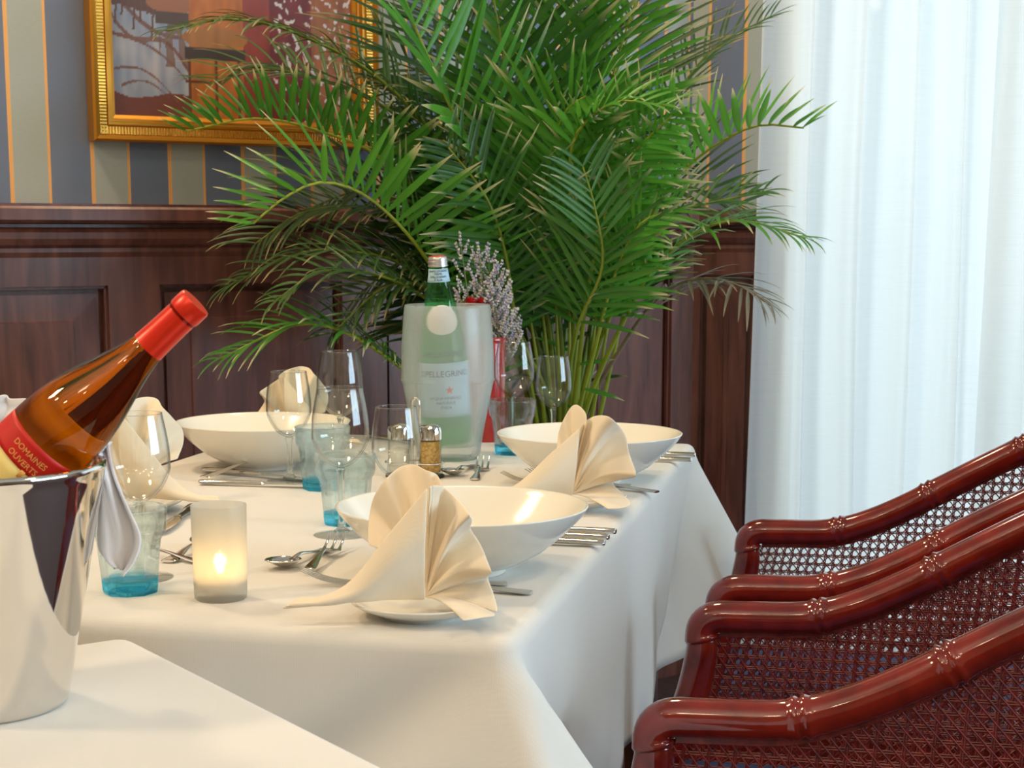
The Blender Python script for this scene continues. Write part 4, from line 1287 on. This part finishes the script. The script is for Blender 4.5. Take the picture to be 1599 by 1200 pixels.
# ------------------------------------------------------------------ cruet set
KC = at(648, 745)
kr = empty('cruet_stand', KC, radians(-12), 'small steel cruet stand with a tall loop handle before the frosted cooler', 'cruet stand')
def stadium(w, d, n=16):
    P = []
    for k in range(n + 1): a = -pi / 2 + pi * k / n; P.append((w + d * cos(a), d * sin(a)))
    for k in range(n + 1): a = pi / 2 + pi * k / n; P.append((-w + d * cos(a), d * sin(a)))
    return P
P = stadium(.024, .021)
n = len(P)
vs = [(x, y, 0) for x, y in P] + [(x, y, .004) for x, y in P]
mk('base_tray', vs, [tuple(range(n - 1, -1, -1)), tuple(range(n, 2 * n))] + [(i, (i + 1) % n, n + (i + 1) % n, n + i) for i in range(n)], M_black, kr)
tube('loop_handle', catmull([(-.004, 0, .004), (-.004, 0, .06), (-.004, 0, .108), (-.001, 0, .116), (.004, 0, .117), (.007, 0, .108), (.007, 0, .06), (.007, 0, .004)], 6), .0022, M_steel, kr, 10)
rl_ = [(x, y, .022) for x, y in P] + [(P[0][0], P[0][1], .022)]
tube('guard_rail', rl_, .0012, M_steel, kr, 8)
for name, sx, fillm, lab, cat_ in (('salt_shaker', -1, M_salt, 'glass salt shaker with white salt on the left of the cruet stand', 'salt shaker'), ('seasoning_shaker', 1, M_pepper, 'glass shaker with tan seasoning and steel cap on the right of the cruet stand', 'shaker')):
    loc = KC + Matrix.Rotation(radians(-12), 3, 'Z') @ Vector((sx * .024, 0, .0042))
    r_ = empty(name, loc, 0, lab, cat_)
    lathe('jar', [(0, 0), (.0165, 0), (.0185, .002), (.0185, .010), (.0172, .020), (.0165, .034), (.0172, .039), (.0168, .044), (.0166, .056), (.0158, .056), (.0158, .044), (.0155, .034), (.0160, .010), (.0150, .004), (0, .003)], M_shaker, r_, 40, False, None, 50)
    hz_ = .040 if sx < 0 else .054
    lathe('contents', [(0, .0035), (.0148, .0042), (.0156, .010), (.0150, .034), (.0153, hz_ - .004), (.004, hz_), (0, hz_ + .001)], fillm, r_, 32, False)
    lathe('cap', [(.0168, .053), (.0172, .053), (.0172, .066), (.0155, .0715), (.010, .075), (0, .0762)], M_steel, r_, 40, False, None, 40)

# ------------------------------------------------------------------ vase with dried flowers
VC = at(762, 688.5)
vz = empty('flower_vase', VC, 0, 'tall red vase behind the frosted cooler', 'vase')
lathe('body', [(0, 0), (.027, 0), (.029, .003), (.030, .06), (.031, .180), (.0305, .1815), (.029, .181), (.028, .06), (.025, .01), (0, .008)], M_redvase, vz, 40, False, None, 50)
lathe('rim_band', [(.0312, .172), (.0322, .174), (.0322, .180), (.0312, .182)], M_redvase, vz, 40, False)
def sprig(base, tip, bend, spread, nb, seed, label):
    rnd = random.Random(seed)
    root = empty('dried_flower_sprig', base, 0, label, 'flower', 'dried lilac sprigs in the vase')
    b = Vector((0, 0, 0)); t = tip - base
    stem = catmull([b, b.lerp(t, .5) + bend, t], 12)
    mbS = MB(); mbF = MB()
    vs, fs = tube_data(stem, [.0014 - .0009 * i / len(stem) for i in range(len(stem))], 6); mbS.add(vs, fs)
    def floret(p, d, s):
        d = d.normalized(); side = d.cross(Vector((rnd.uniform(-1, 1), rnd.uniform(-1, 1), rnd.uniform(-1, 1)))).normalized(); o2 = d.cross(side)
        w = s * .34
        vs = [p] + [p + d * s * .45 + side * w * cos(a) + o2 * w * sin(a) for a in (0, 1.57, 3.14, 4.71)] + [p + d * s]
        mbF.add(vs, [(0, 2, 1), (0, 3, 2), (0, 4, 3), (0, 1, 4), (5, 1, 2), (5, 2, 3), (5, 3, 4), (5, 4, 1)])
    def twig(p, d, ln):
        m = max(4, int(ln / .0038))
        P = []
        for i in range(m + 1):
            f = i / m
            P.append(p + d * ln * f + Vector((0, 0, .25 * ln * f * f)))
        vs, fs = tube_data(P, .0006, 5); mbS.add(vs, fs)
        for i in range(1, m + 1):
            q = P[i]; td = (P[i] - P[i - 1]).normalized()
            for _ in range(3):
                floret(q, td * .9 + Vector((rnd.uniform(-1, 1), rnd.uniform(-1, 1), rnd.uniform(-.4, 1))) * .75, rnd.uniform(.0045, .0075))
    nS = len(stem)
    for k in range(nb):
        f = .32 + .66 * k / nb
        i = int(f * (nS - 1)); p = stem[i]
        sd = (1 if k % 2 else -1) * rnd.uniform(.5, 1.0)
        d = Vector((sd * .8, rnd.uniform(-.6, .6), .85)).normalized()
        twig(p, d, spread * (1.15 - f) * rnd.uniform(.75, 1.15) + .008)
    twig(stem[-3], (stem[-1] - stem[-3]).normalized(), .02)
    mbF.build('florets', M_statice, root, True, 180); mbS.build('stem', M_sprig, root, True, 180)
    return root
Yv = VC.y
sp = [((718, 371), .0, 10, .05), ((746, 388), .01, 14, .075), ((762, 398), .01, 12, .07), ((716, 450), -.01, 9, .045), ((776, 418), .015, 11, .06), ((780, 480), .02, 10, .055), ((768, 452), .01, 11, .06), ((790, 512), .02, 8, .05)]
labs = ['tallest dried lilac sprig, leaning left above the cooler', 'dried lilac sprig rising upright at the middle of the vase', 'dense dried lilac sprig just right of the upright one', 'short dried sprig leaning left beside the green bottle neck', 'dried lilac sprig leaning right at the height of the bottle cap', 'low dried sprig spreading right above the wine glass', 'bushy dried sprig right behind the cooler rim', 'lowest dried sprig drooping out right beside the cooler']
for i, ((tx, ty), bx, nb, sprd) in enumerate(sp):
    sprig(VC + Vector((.004 * (i - 3.5), .002 * (i % 3 - 1), .11)), ad(tx, ty, Yv + .02 * ((i % 3) - 1)), Vector((bx, 0, 0)), sprd, nb, 40 + i, labs[i])
for i, (fx, fy) in enumerate(((735, 476), (752, 477), (743, 484))):
    p = ad(fx, fy, Yv - .02 + .01 * i)
    r_ = empty('red_flower', VC + Vector((-.012 + .01 * i, -.01, .12)), 0, ('red blossom showing left over the cooler rim', 'red blossom showing right over the cooler rim', 'lower red blossom between two others at the cooler rim')[i], 'flower', 'red blossoms in the vase')
    q = p - r_.location
    mbp = MB(); rnd = random.Random(i)
    for ring, (cnt, rr, hh) in enumerate(((9, .016, .0), (7, .012, .005), (5, .007, .009))):
        for k in range(cnt):
            a = 2 * pi * k / cnt + ring * .4
            c = Vector((cos(a), sin(a), 0)); sdv = Vector((-sin(a), cos(a), 0))
            w = .006
            mbp.add([q + Vector((0, 0, hh - .006)), q + c * rr * .6 + sdv * w + Vector((0, 0, hh)), q + c * rr + Vector((0, 0, hh + .005)), q + c * rr * .6 - sdv * w + Vector((0, 0, hh)), q + c * rr * .5 + Vector((0, 0, hh - .004))], [(0, 1, 4), (1, 2, 4), (2, 3, 4), (3, 0, 4)])
    mbp.build('petals', M_redflower, r_)
    tube('stem', catmull([(0, 0, 0), q * .5, q - Vector((0, 0, .004))], 6), .0012, M_sprig, r_, 6)
# ------------------------------------------------------------------ palm
PC = at(880, 760, 0.0); PC = Vector((.10, 3.42, 0))
palm = empty('potted_palm', PC, 0, 'large potted palm with arching green fronds behind the dining table', 'palm')
lathe('planter', [(0, 0), (.14, 0), (.15, .01), (.185, .30), (.195, .31), (.195, .34), (.18, .34), (.17, .30), (0, .30)], M_pot, palm, 48, False, None, 40)
lathe('soil', [(0, .305), (.168, .302), (.172, .318), (0, .325)], M_soil, palm, 32, False)
rp = random.Random(11)
nfr = [0]
def frond(pts, mat_, leaf_len, start=.3, face=.6, n=36, width=.010, droop=.35, vee=.45, curl=.3, tone=None, bias=0, jitter=.25, fw=None):
    """pts: rachis as (px, py, Y) list; leaflets from `start` to the tip on both sides"""
    nfr[0] += 1
    n = int(n * 1.25) if n > 10 else n; width *= .86
    root = PC
    raw = [ad(a, b, c) - root for a, b, c in pts]
    R = catmull(raw, 14)
    s = arclen(R); T = s[-1]
    def samp(t):
        d = t * T
        k = 0
        lo, hi = 0, len(R) - 2
        while lo < hi:
            m = (lo + hi) // 2
            if s[m + 1] < d: lo = m + 1
            else: hi = m
        f = (d - s[lo]) / max(1e-9, s[lo + 1] - s[lo])
        return R[lo].lerp(R[lo + 1], f), (R[lo + 1] - R[lo]).normalized()
    V_, F_, C_ = [], [], []
    tn = rp.uniform(0, 1) if tone is None else tone
    # rachis
    rv, rf = tube_data([samp(i / 40)[0] for i in range(41)], [.0062 * (1 - .85 * i / 40) + .0008 for i in range(41)], 6)
    V_ += [Vector(v) for v in rv]; F_ += rf; C_ += [(.2, tn, .9)] * len(rv)
    camdir = Vector((0, -1, .15)).normalized()
    for k in range(n):
        f = (k + rp.uniform(-.2, .2)) / (n - 1); f = min(max(f, 0), 1)
        t = start + (1 - start) * f
        p, tg = samp(t)
        upn = (Vector((0, 0, 1)) - tg * tg.z)
        if upn.length < .05: upn = Vector((-1, 0, 0)) - tg * (-tg.x)
        upn.normalize()
        cn = camdir - tg * camdir.dot(tg); cn.normalize()
        nrm = (upn * (1 - face) + cn * face).normalized()
        side = tg.cross(nrm).normalized()
        env = (.45 + 1.1 * f * 1.6 if f < .25 else 1.0 - .0 * f) if f < .25 else (1.0 if f < .6 else 1.0 - .62 * ((f - .6) / .4) ** 1.3)
        env = min(env, 1.0)
        wx, wz = p.x + PC.x, p.z
        for sg in (-1, 1):
            if wz < .955 and -.06 < wx < .30 and rp.random() < .93: continue
            if rp.random() < .04: continue
            ll = leaf_len * env * rp.uniform(.85, 1.12)
            fwd = (.50 + .55 * f) if fw is None else fw + .95 * f ** 3
            d = (side * sg * (1 - bias * sg) + nrm * (vee + rp.uniform(-.1, .1)) + tg * fwd + Vector((rp.uniform(-1, 1), rp.uniform(-1, 1), rp.uniform(-1, 1))) * jitter * .4).normalized()
            m = 7
            q = p.copy(); dd = d.copy()
            w0 = width * rp.uniform(.85, 1.15) * (.7 + .3 * env)
            b0 = len(V_)
            tl = min(1, max(0, tn + rp.uniform(-.3, .3)))
            dead = rp.random() < .62
            drp = droop * rp.uniform(.5, 1.5)
            for i in range(m + 1):
                u = i / m
                w = w0 * (.35 + 2.6 * u if u < .25 else 1.0) if u < .25 else w0 * (1 - ((u - .25) / .75) ** 2.2 * .93)
                sd = dd.cross(nrm)
                if sd.length < 1e-4: sd = side
                sd.normalize(); nn = sd.cross(dd).normalized()
                V_ += [q - sd * w * .5 + nn * w * .13, q - nn * w * .05, q + sd * w * .5 + nn * w * .13]
                tipv = u if dead else u * .86
                C_ += [(tipv, tl, 0), (tipv, tl, .12), (tipv, tl, 0)]
                if i < m:
                    q = q + dd * (ll / m)
                    dd = (dd + Vector((0, 0, -1)) * drp * (.06 + .26 * u * u) + (nrm * -1) * curl * .12 * u * u).normalized()
                    if dead and u > .72: dd = (dd + Vector((rp.uniform(-.5, .5), rp.uniform(-.5, .5), -.9)) * curl * 1.35).normalized()
            for i in range(m):
                a = b0 + i * 3
                F_ += [(a, a + 1, a + 4, a + 3), (a + 1, a + 2, a + 5, a + 4)]
    o = mk('frond', V_, F_, mat_, palm, True, 180)
    ca = o.data.color_attributes.new('leaf', 'FLOAT_COLOR', 'POINT')
    flat = []
    for c in C_: flat += [c[0], c[1], c[2], 1.0]
    ca.data.foreach_set('color', flat)
    return o
LG, DK, DD = M_leaf, M_leafshade, M_leafdead
B = (872, 830, 3.40)
# back layer (gloom put into the leaf colour, nearer the wall)
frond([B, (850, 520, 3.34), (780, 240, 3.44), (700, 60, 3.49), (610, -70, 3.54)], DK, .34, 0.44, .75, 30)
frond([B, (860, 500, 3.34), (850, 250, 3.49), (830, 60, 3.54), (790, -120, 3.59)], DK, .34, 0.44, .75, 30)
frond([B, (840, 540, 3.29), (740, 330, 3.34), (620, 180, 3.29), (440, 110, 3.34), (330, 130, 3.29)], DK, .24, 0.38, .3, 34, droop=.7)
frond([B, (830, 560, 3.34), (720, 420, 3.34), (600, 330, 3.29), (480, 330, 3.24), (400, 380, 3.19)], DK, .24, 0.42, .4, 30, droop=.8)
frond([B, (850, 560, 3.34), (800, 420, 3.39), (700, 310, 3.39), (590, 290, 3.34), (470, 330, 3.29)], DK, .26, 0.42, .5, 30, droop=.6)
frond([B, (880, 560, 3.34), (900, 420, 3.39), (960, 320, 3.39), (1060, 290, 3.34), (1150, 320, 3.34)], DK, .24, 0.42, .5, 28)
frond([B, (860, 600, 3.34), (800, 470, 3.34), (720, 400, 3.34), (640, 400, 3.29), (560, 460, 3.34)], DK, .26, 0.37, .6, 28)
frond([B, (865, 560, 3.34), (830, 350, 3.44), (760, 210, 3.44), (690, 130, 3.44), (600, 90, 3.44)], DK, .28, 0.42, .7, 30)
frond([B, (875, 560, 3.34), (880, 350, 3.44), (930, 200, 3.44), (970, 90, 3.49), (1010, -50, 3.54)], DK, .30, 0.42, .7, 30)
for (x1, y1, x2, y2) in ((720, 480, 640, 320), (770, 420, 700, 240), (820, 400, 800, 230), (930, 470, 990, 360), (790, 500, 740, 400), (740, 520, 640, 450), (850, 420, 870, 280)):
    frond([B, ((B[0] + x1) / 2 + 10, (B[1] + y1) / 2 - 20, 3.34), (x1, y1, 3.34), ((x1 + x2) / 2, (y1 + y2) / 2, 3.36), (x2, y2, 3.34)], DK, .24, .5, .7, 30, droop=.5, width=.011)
# top left arch, dark fine leaflets
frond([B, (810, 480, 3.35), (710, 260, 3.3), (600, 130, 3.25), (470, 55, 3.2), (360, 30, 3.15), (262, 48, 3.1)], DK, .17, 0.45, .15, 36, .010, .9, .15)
# left upper with upright leaflets
frond([B, (800, 540, 3.35), (700, 360, 3.3), (600, 250, 3.2), (500, 205, 3.15), (400, 185, 3.1), (290, 205, 3.05)], LG, .165, 0.52, .12, 28, .0155, .12, 1.0, tone=.0, fw=.12)
# signature left bright drooping frond with upright comb of leaflets
frond([B, (790, 620, 3.25), (700, 460, 3.1), (640, 370, 3.0), (570, 305, 2.95), (500, 285, 2.9), (440, 312, 2.87), (395, 350, 2.85)], LG, .215, 0.34, .2, 32, .0165, .10, 1.0, tone=.55, fw=.10)
# top centre: bright near-vertical leaflets
frond([B, (830, 500, 3.3), (770, 300, 3.2), (700, 160, 3.1), (640, 20, 3.05), (600, -100, 3.0)], LG, .30, 0.38, .55, 24, .022, .05, .6, tone=.6)
frond([B, (850, 480, 3.35), (810, 260, 3.3), (790, 110, 3.25), (760, -60, 3.2)], M_leafmid, .30, 0.35, .7, 26, .019, .1, .5, tone=.25)
frond([B, (870, 480, 3.35), (850, 290, 3.3), (880, 120, 3.3), (900, -60, 3.25)], LG, .30, 0.35, .7, 26, .019, .1, .5, tone=.3)
frond([B, (860, 540, 3.3), (836, 400, 3.2), (850, 280, 3.15), (880, 180, 3.1), (915, 150, 3.05)], LG, .23, 0.42, .75, 30, .018, .2, .4, tone=.45)
frond([B, (905, 480, 3.35), (930, 240, 3.3), (965, 90, 3.25), (1000, -20, 3.2)], LG, .26, 0.45, .75, 20, .016, .1, .4, tone=.5)
# right bright frond with upright comb
frond([B, (920, 590, 3.3), (970, 450, 3.2), (1010, 350, 3.15), (1060, 275, 3.1), (1120, 225, 3.05), (1185, 196, 3.0), (1255, 200, 2.97)], LG, .185, 0.36, .25, 28, .0175, .10, .95, tone=.85, fw=.18)
frond([B, (900, 600, 3.25), (920, 440, 3.15), (950, 320, 3.1), (990, 240, 3.05), (1050, 180, 3.0)], LG, .22, 0.42, .7, 32, .013, .35, .35, tone=.7)
frond([B, (890, 580, 3.3), (900, 420, 3.2), (890, 290, 3.1), (900, 210, 3.05), (960, 160, 3.0), (1040, 165, 2.97)], LG, .18, 0.34, .35, 30, .014, .5, .4, tone=.8)
# right upper thin
frond([B, (920, 520, 3.4), (980, 320, 3.4), (1040, 180, 3.4), (1110, 80, 3.4), (1205, 25, 3.4)], DK, .17, 0.45, .3, 30, .009, .4, .3, tone=.8)
# right mid drooping fine
frond([B, (915, 640, 3.25), (970, 510, 3.15), (1020, 420, 3.1), (1090, 362, 3.05), (1160, 345, 3.0), (1258, 372, 2.97)], LG, .165, 0.40, .15, 30, .012, .95, .1, tone=.6)
frond([B, (905, 640, 3.3), (940, 480, 3.25), (990, 370, 3.2), (1060, 330, 3.2), (1190, 300, 3.2)], M_leafmid, .18, 0.35, .3, 28, .011, .6, .3, tone=.5)
frond([B, (900, 660, 3.2), (930, 540, 3.1), (960, 430, 3.05), (1000, 350, 3.0), (1050, 330, 3.0)], LG, .20, 0.42, .6, 26, .012, .5, .35, tone=.55)
frond([B, (880, 660, 3.2), (900, 520, 3.05), (940, 420, 3.0), (930, 330, 3.0), (910, 260, 3.0)], M_leafmid, .20, 0.42, .7, 26, .012, .4, .35, tone=.6)
frond([B, (860, 640, 3.2), (810, 520, 3.1), (790, 400, 3.05), (760, 310, 3.0), (700, 230, 3.0)], M_leafmid, .20, 0.42, .7, 30, .012, .4, .35, tone=.2)
frond([B, (850, 650, 3.3), (790, 500, 3.3), (740, 350, 3.3), (690, 230, 3.3), (640, 180, 3.25)], M_leafmid, .22, 0.42, .7, 30, .012, .3, .4, tone=.1)
frond([B, (880, 640, 3.3), (870, 480, 3.25), (830, 360, 3.2), (800, 250, 3.2), (780, 170, 3.2)], M_leafmid, .22, 0.40, .75, 30, .012, .3, .4, tone=.15)
# low left fronds
frond([B, (790, 690, 3.2), (700, 630, 3.1), (620, 570, 3.05), (540, 520, 3.0), (460, 508, 2.98), (345, 560, 2.95)], LG, .17, 0.46, .2, 24, .012, .75, .25, tone=.1)
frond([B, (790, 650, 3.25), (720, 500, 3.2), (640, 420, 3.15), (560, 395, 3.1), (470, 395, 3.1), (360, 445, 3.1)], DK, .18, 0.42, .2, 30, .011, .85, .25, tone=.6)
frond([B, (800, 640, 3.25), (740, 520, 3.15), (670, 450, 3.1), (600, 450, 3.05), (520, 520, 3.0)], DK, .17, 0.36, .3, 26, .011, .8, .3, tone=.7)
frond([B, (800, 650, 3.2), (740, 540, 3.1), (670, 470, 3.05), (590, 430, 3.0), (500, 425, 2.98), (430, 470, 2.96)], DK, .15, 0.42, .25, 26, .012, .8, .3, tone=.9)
# withered frond
frond([B, (915, 650, 3.3), (985, 520, 3.2), (1045, 452, 3.15), (1110, 435, 3.1), (1165, 452, 3.05), (1205, 478, 3.03)], DD, .14, .52, .1, 26, .009, .5, -.1, 1.2, jitter=.9)
# a few bare young stems
for k in range(9):
    x = 845 + k * 11
    frond([(B[0] + (k - 4) * 4, 830, 3.36 + .01 * (k % 3)), (x - 4, 680, 3.3), (x + (k - 4) * 6, 560, 3.25), (x + (k - 4) * 14, 420, 3.25)], LG, .14, 0.82, .6, 8, .012, .3, .4, tone=.9)
# ------------------------------------------------------------------ light
S.view_settings.view_transform = 'Standard'; S.view_settings.look = 'None'; S.view_settings.gamma = 1; S.view_settings.use_curve_mapping = False
S.view_settings.exposure = -0.16
w = bpy.data.worlds.new('sky'); S.world = w; w.use_nodes = True
bg = w.node_tree.nodes['Background']; bg.inputs['Color'].default_value = (.78, .92, 1, 1); bg.inputs['Strength'].default_value = 1.2
def area(name, loc, target, sx, sy, power, col):
    l = bpy.data.lights.new(name, 'AREA'); l.shape = 'RECTANGLE'; l.size = sx; l.size_y = sy; l.energy = power; l.color = col
    o = bpy.data.objects.new(name, l); COL.objects.link(o); o.location = loc
    d = Vector(target) - Vector(loc); o.rotation_euler = d.to_track_quat('-Z', 'Y').to_euler()
    return o
def point(name, loc, power, col, r=.03):
    l = bpy.data.lights.new(name, 'POINT'); l.energy = power; l.color = col; l.shadow_soft_size = r
    o = bpy.data.objects.new(name, l); COL.objects.link(o); o.location = loc
    return o
COOL = (.74, .88, 1.0); WARM = (1.0, .76, .48)
# daylight outside the two windows
c = CORNER + E2 * (WX0 + WX1) / 2 - N2 * .9 + Vector((0, 0, 1.35))
area('daylight_voile', c, c + N2, 3.0, 2.5, 36, (.80, .93, 1.0))
c = P2.lerp(P3, 2.7 / (P3 - P2).length) - ns * .35 + Vector((0, 0, 1.55))
area('daylight_side', c, c + ns, 3.0, 1.6, 190, (.62, .81, 1.0))
# ceiling lamps of the dining room
for i, (x, y, p) in enumerate(((-1.9, .85, 29), (-.9, -.9, 7), (.5, -.9, 11), (-1.25, 2.6, 24), (-.1, 3.25, 13), (1.2, 1.0, 11))):
    area('ceiling_lamp', (x, y, ZC - .03), (x + (.35 if i == 0 else 0), y + (.3 if i == 0 else .01), 0), .28, .28, p, WARM)
area('fill_uplight', (-.6, -.2, 2.1), (-.6, -.2, 3), 1.6, 1.6, 17, (1, .94, .86))  # added fill bounced off the ceiling, not a known fixture of the room
for x, y, z, p in ((-1.2, -.6, 2.3, 5), (-.55, -1.2, 2.4, 4), (.15, -1.0, 2.35, 5), (.8, -.5, 2.4, 4), (-1.5, .3, 2.35, 5), (-.3, -.2, 2.5, 3)):
    point('pendant_bulb', (x, y, z), p, (1, .78, .5), .035)
point('candle_glow', cl + Vector((0, 0, .038)), .10, (1, .62, .28), .006)
S.cycles.max_bounces = 14; S.cycles.transparent_max_bounces = 40; S.cycles.transmission_bounces = 12; S.cycles.diffuse_bounces = 4
S.cycles.sample_clamp_indirect = 4.0; S.cycles.caustics_refractive = True
S.cycles.use_denoising = True
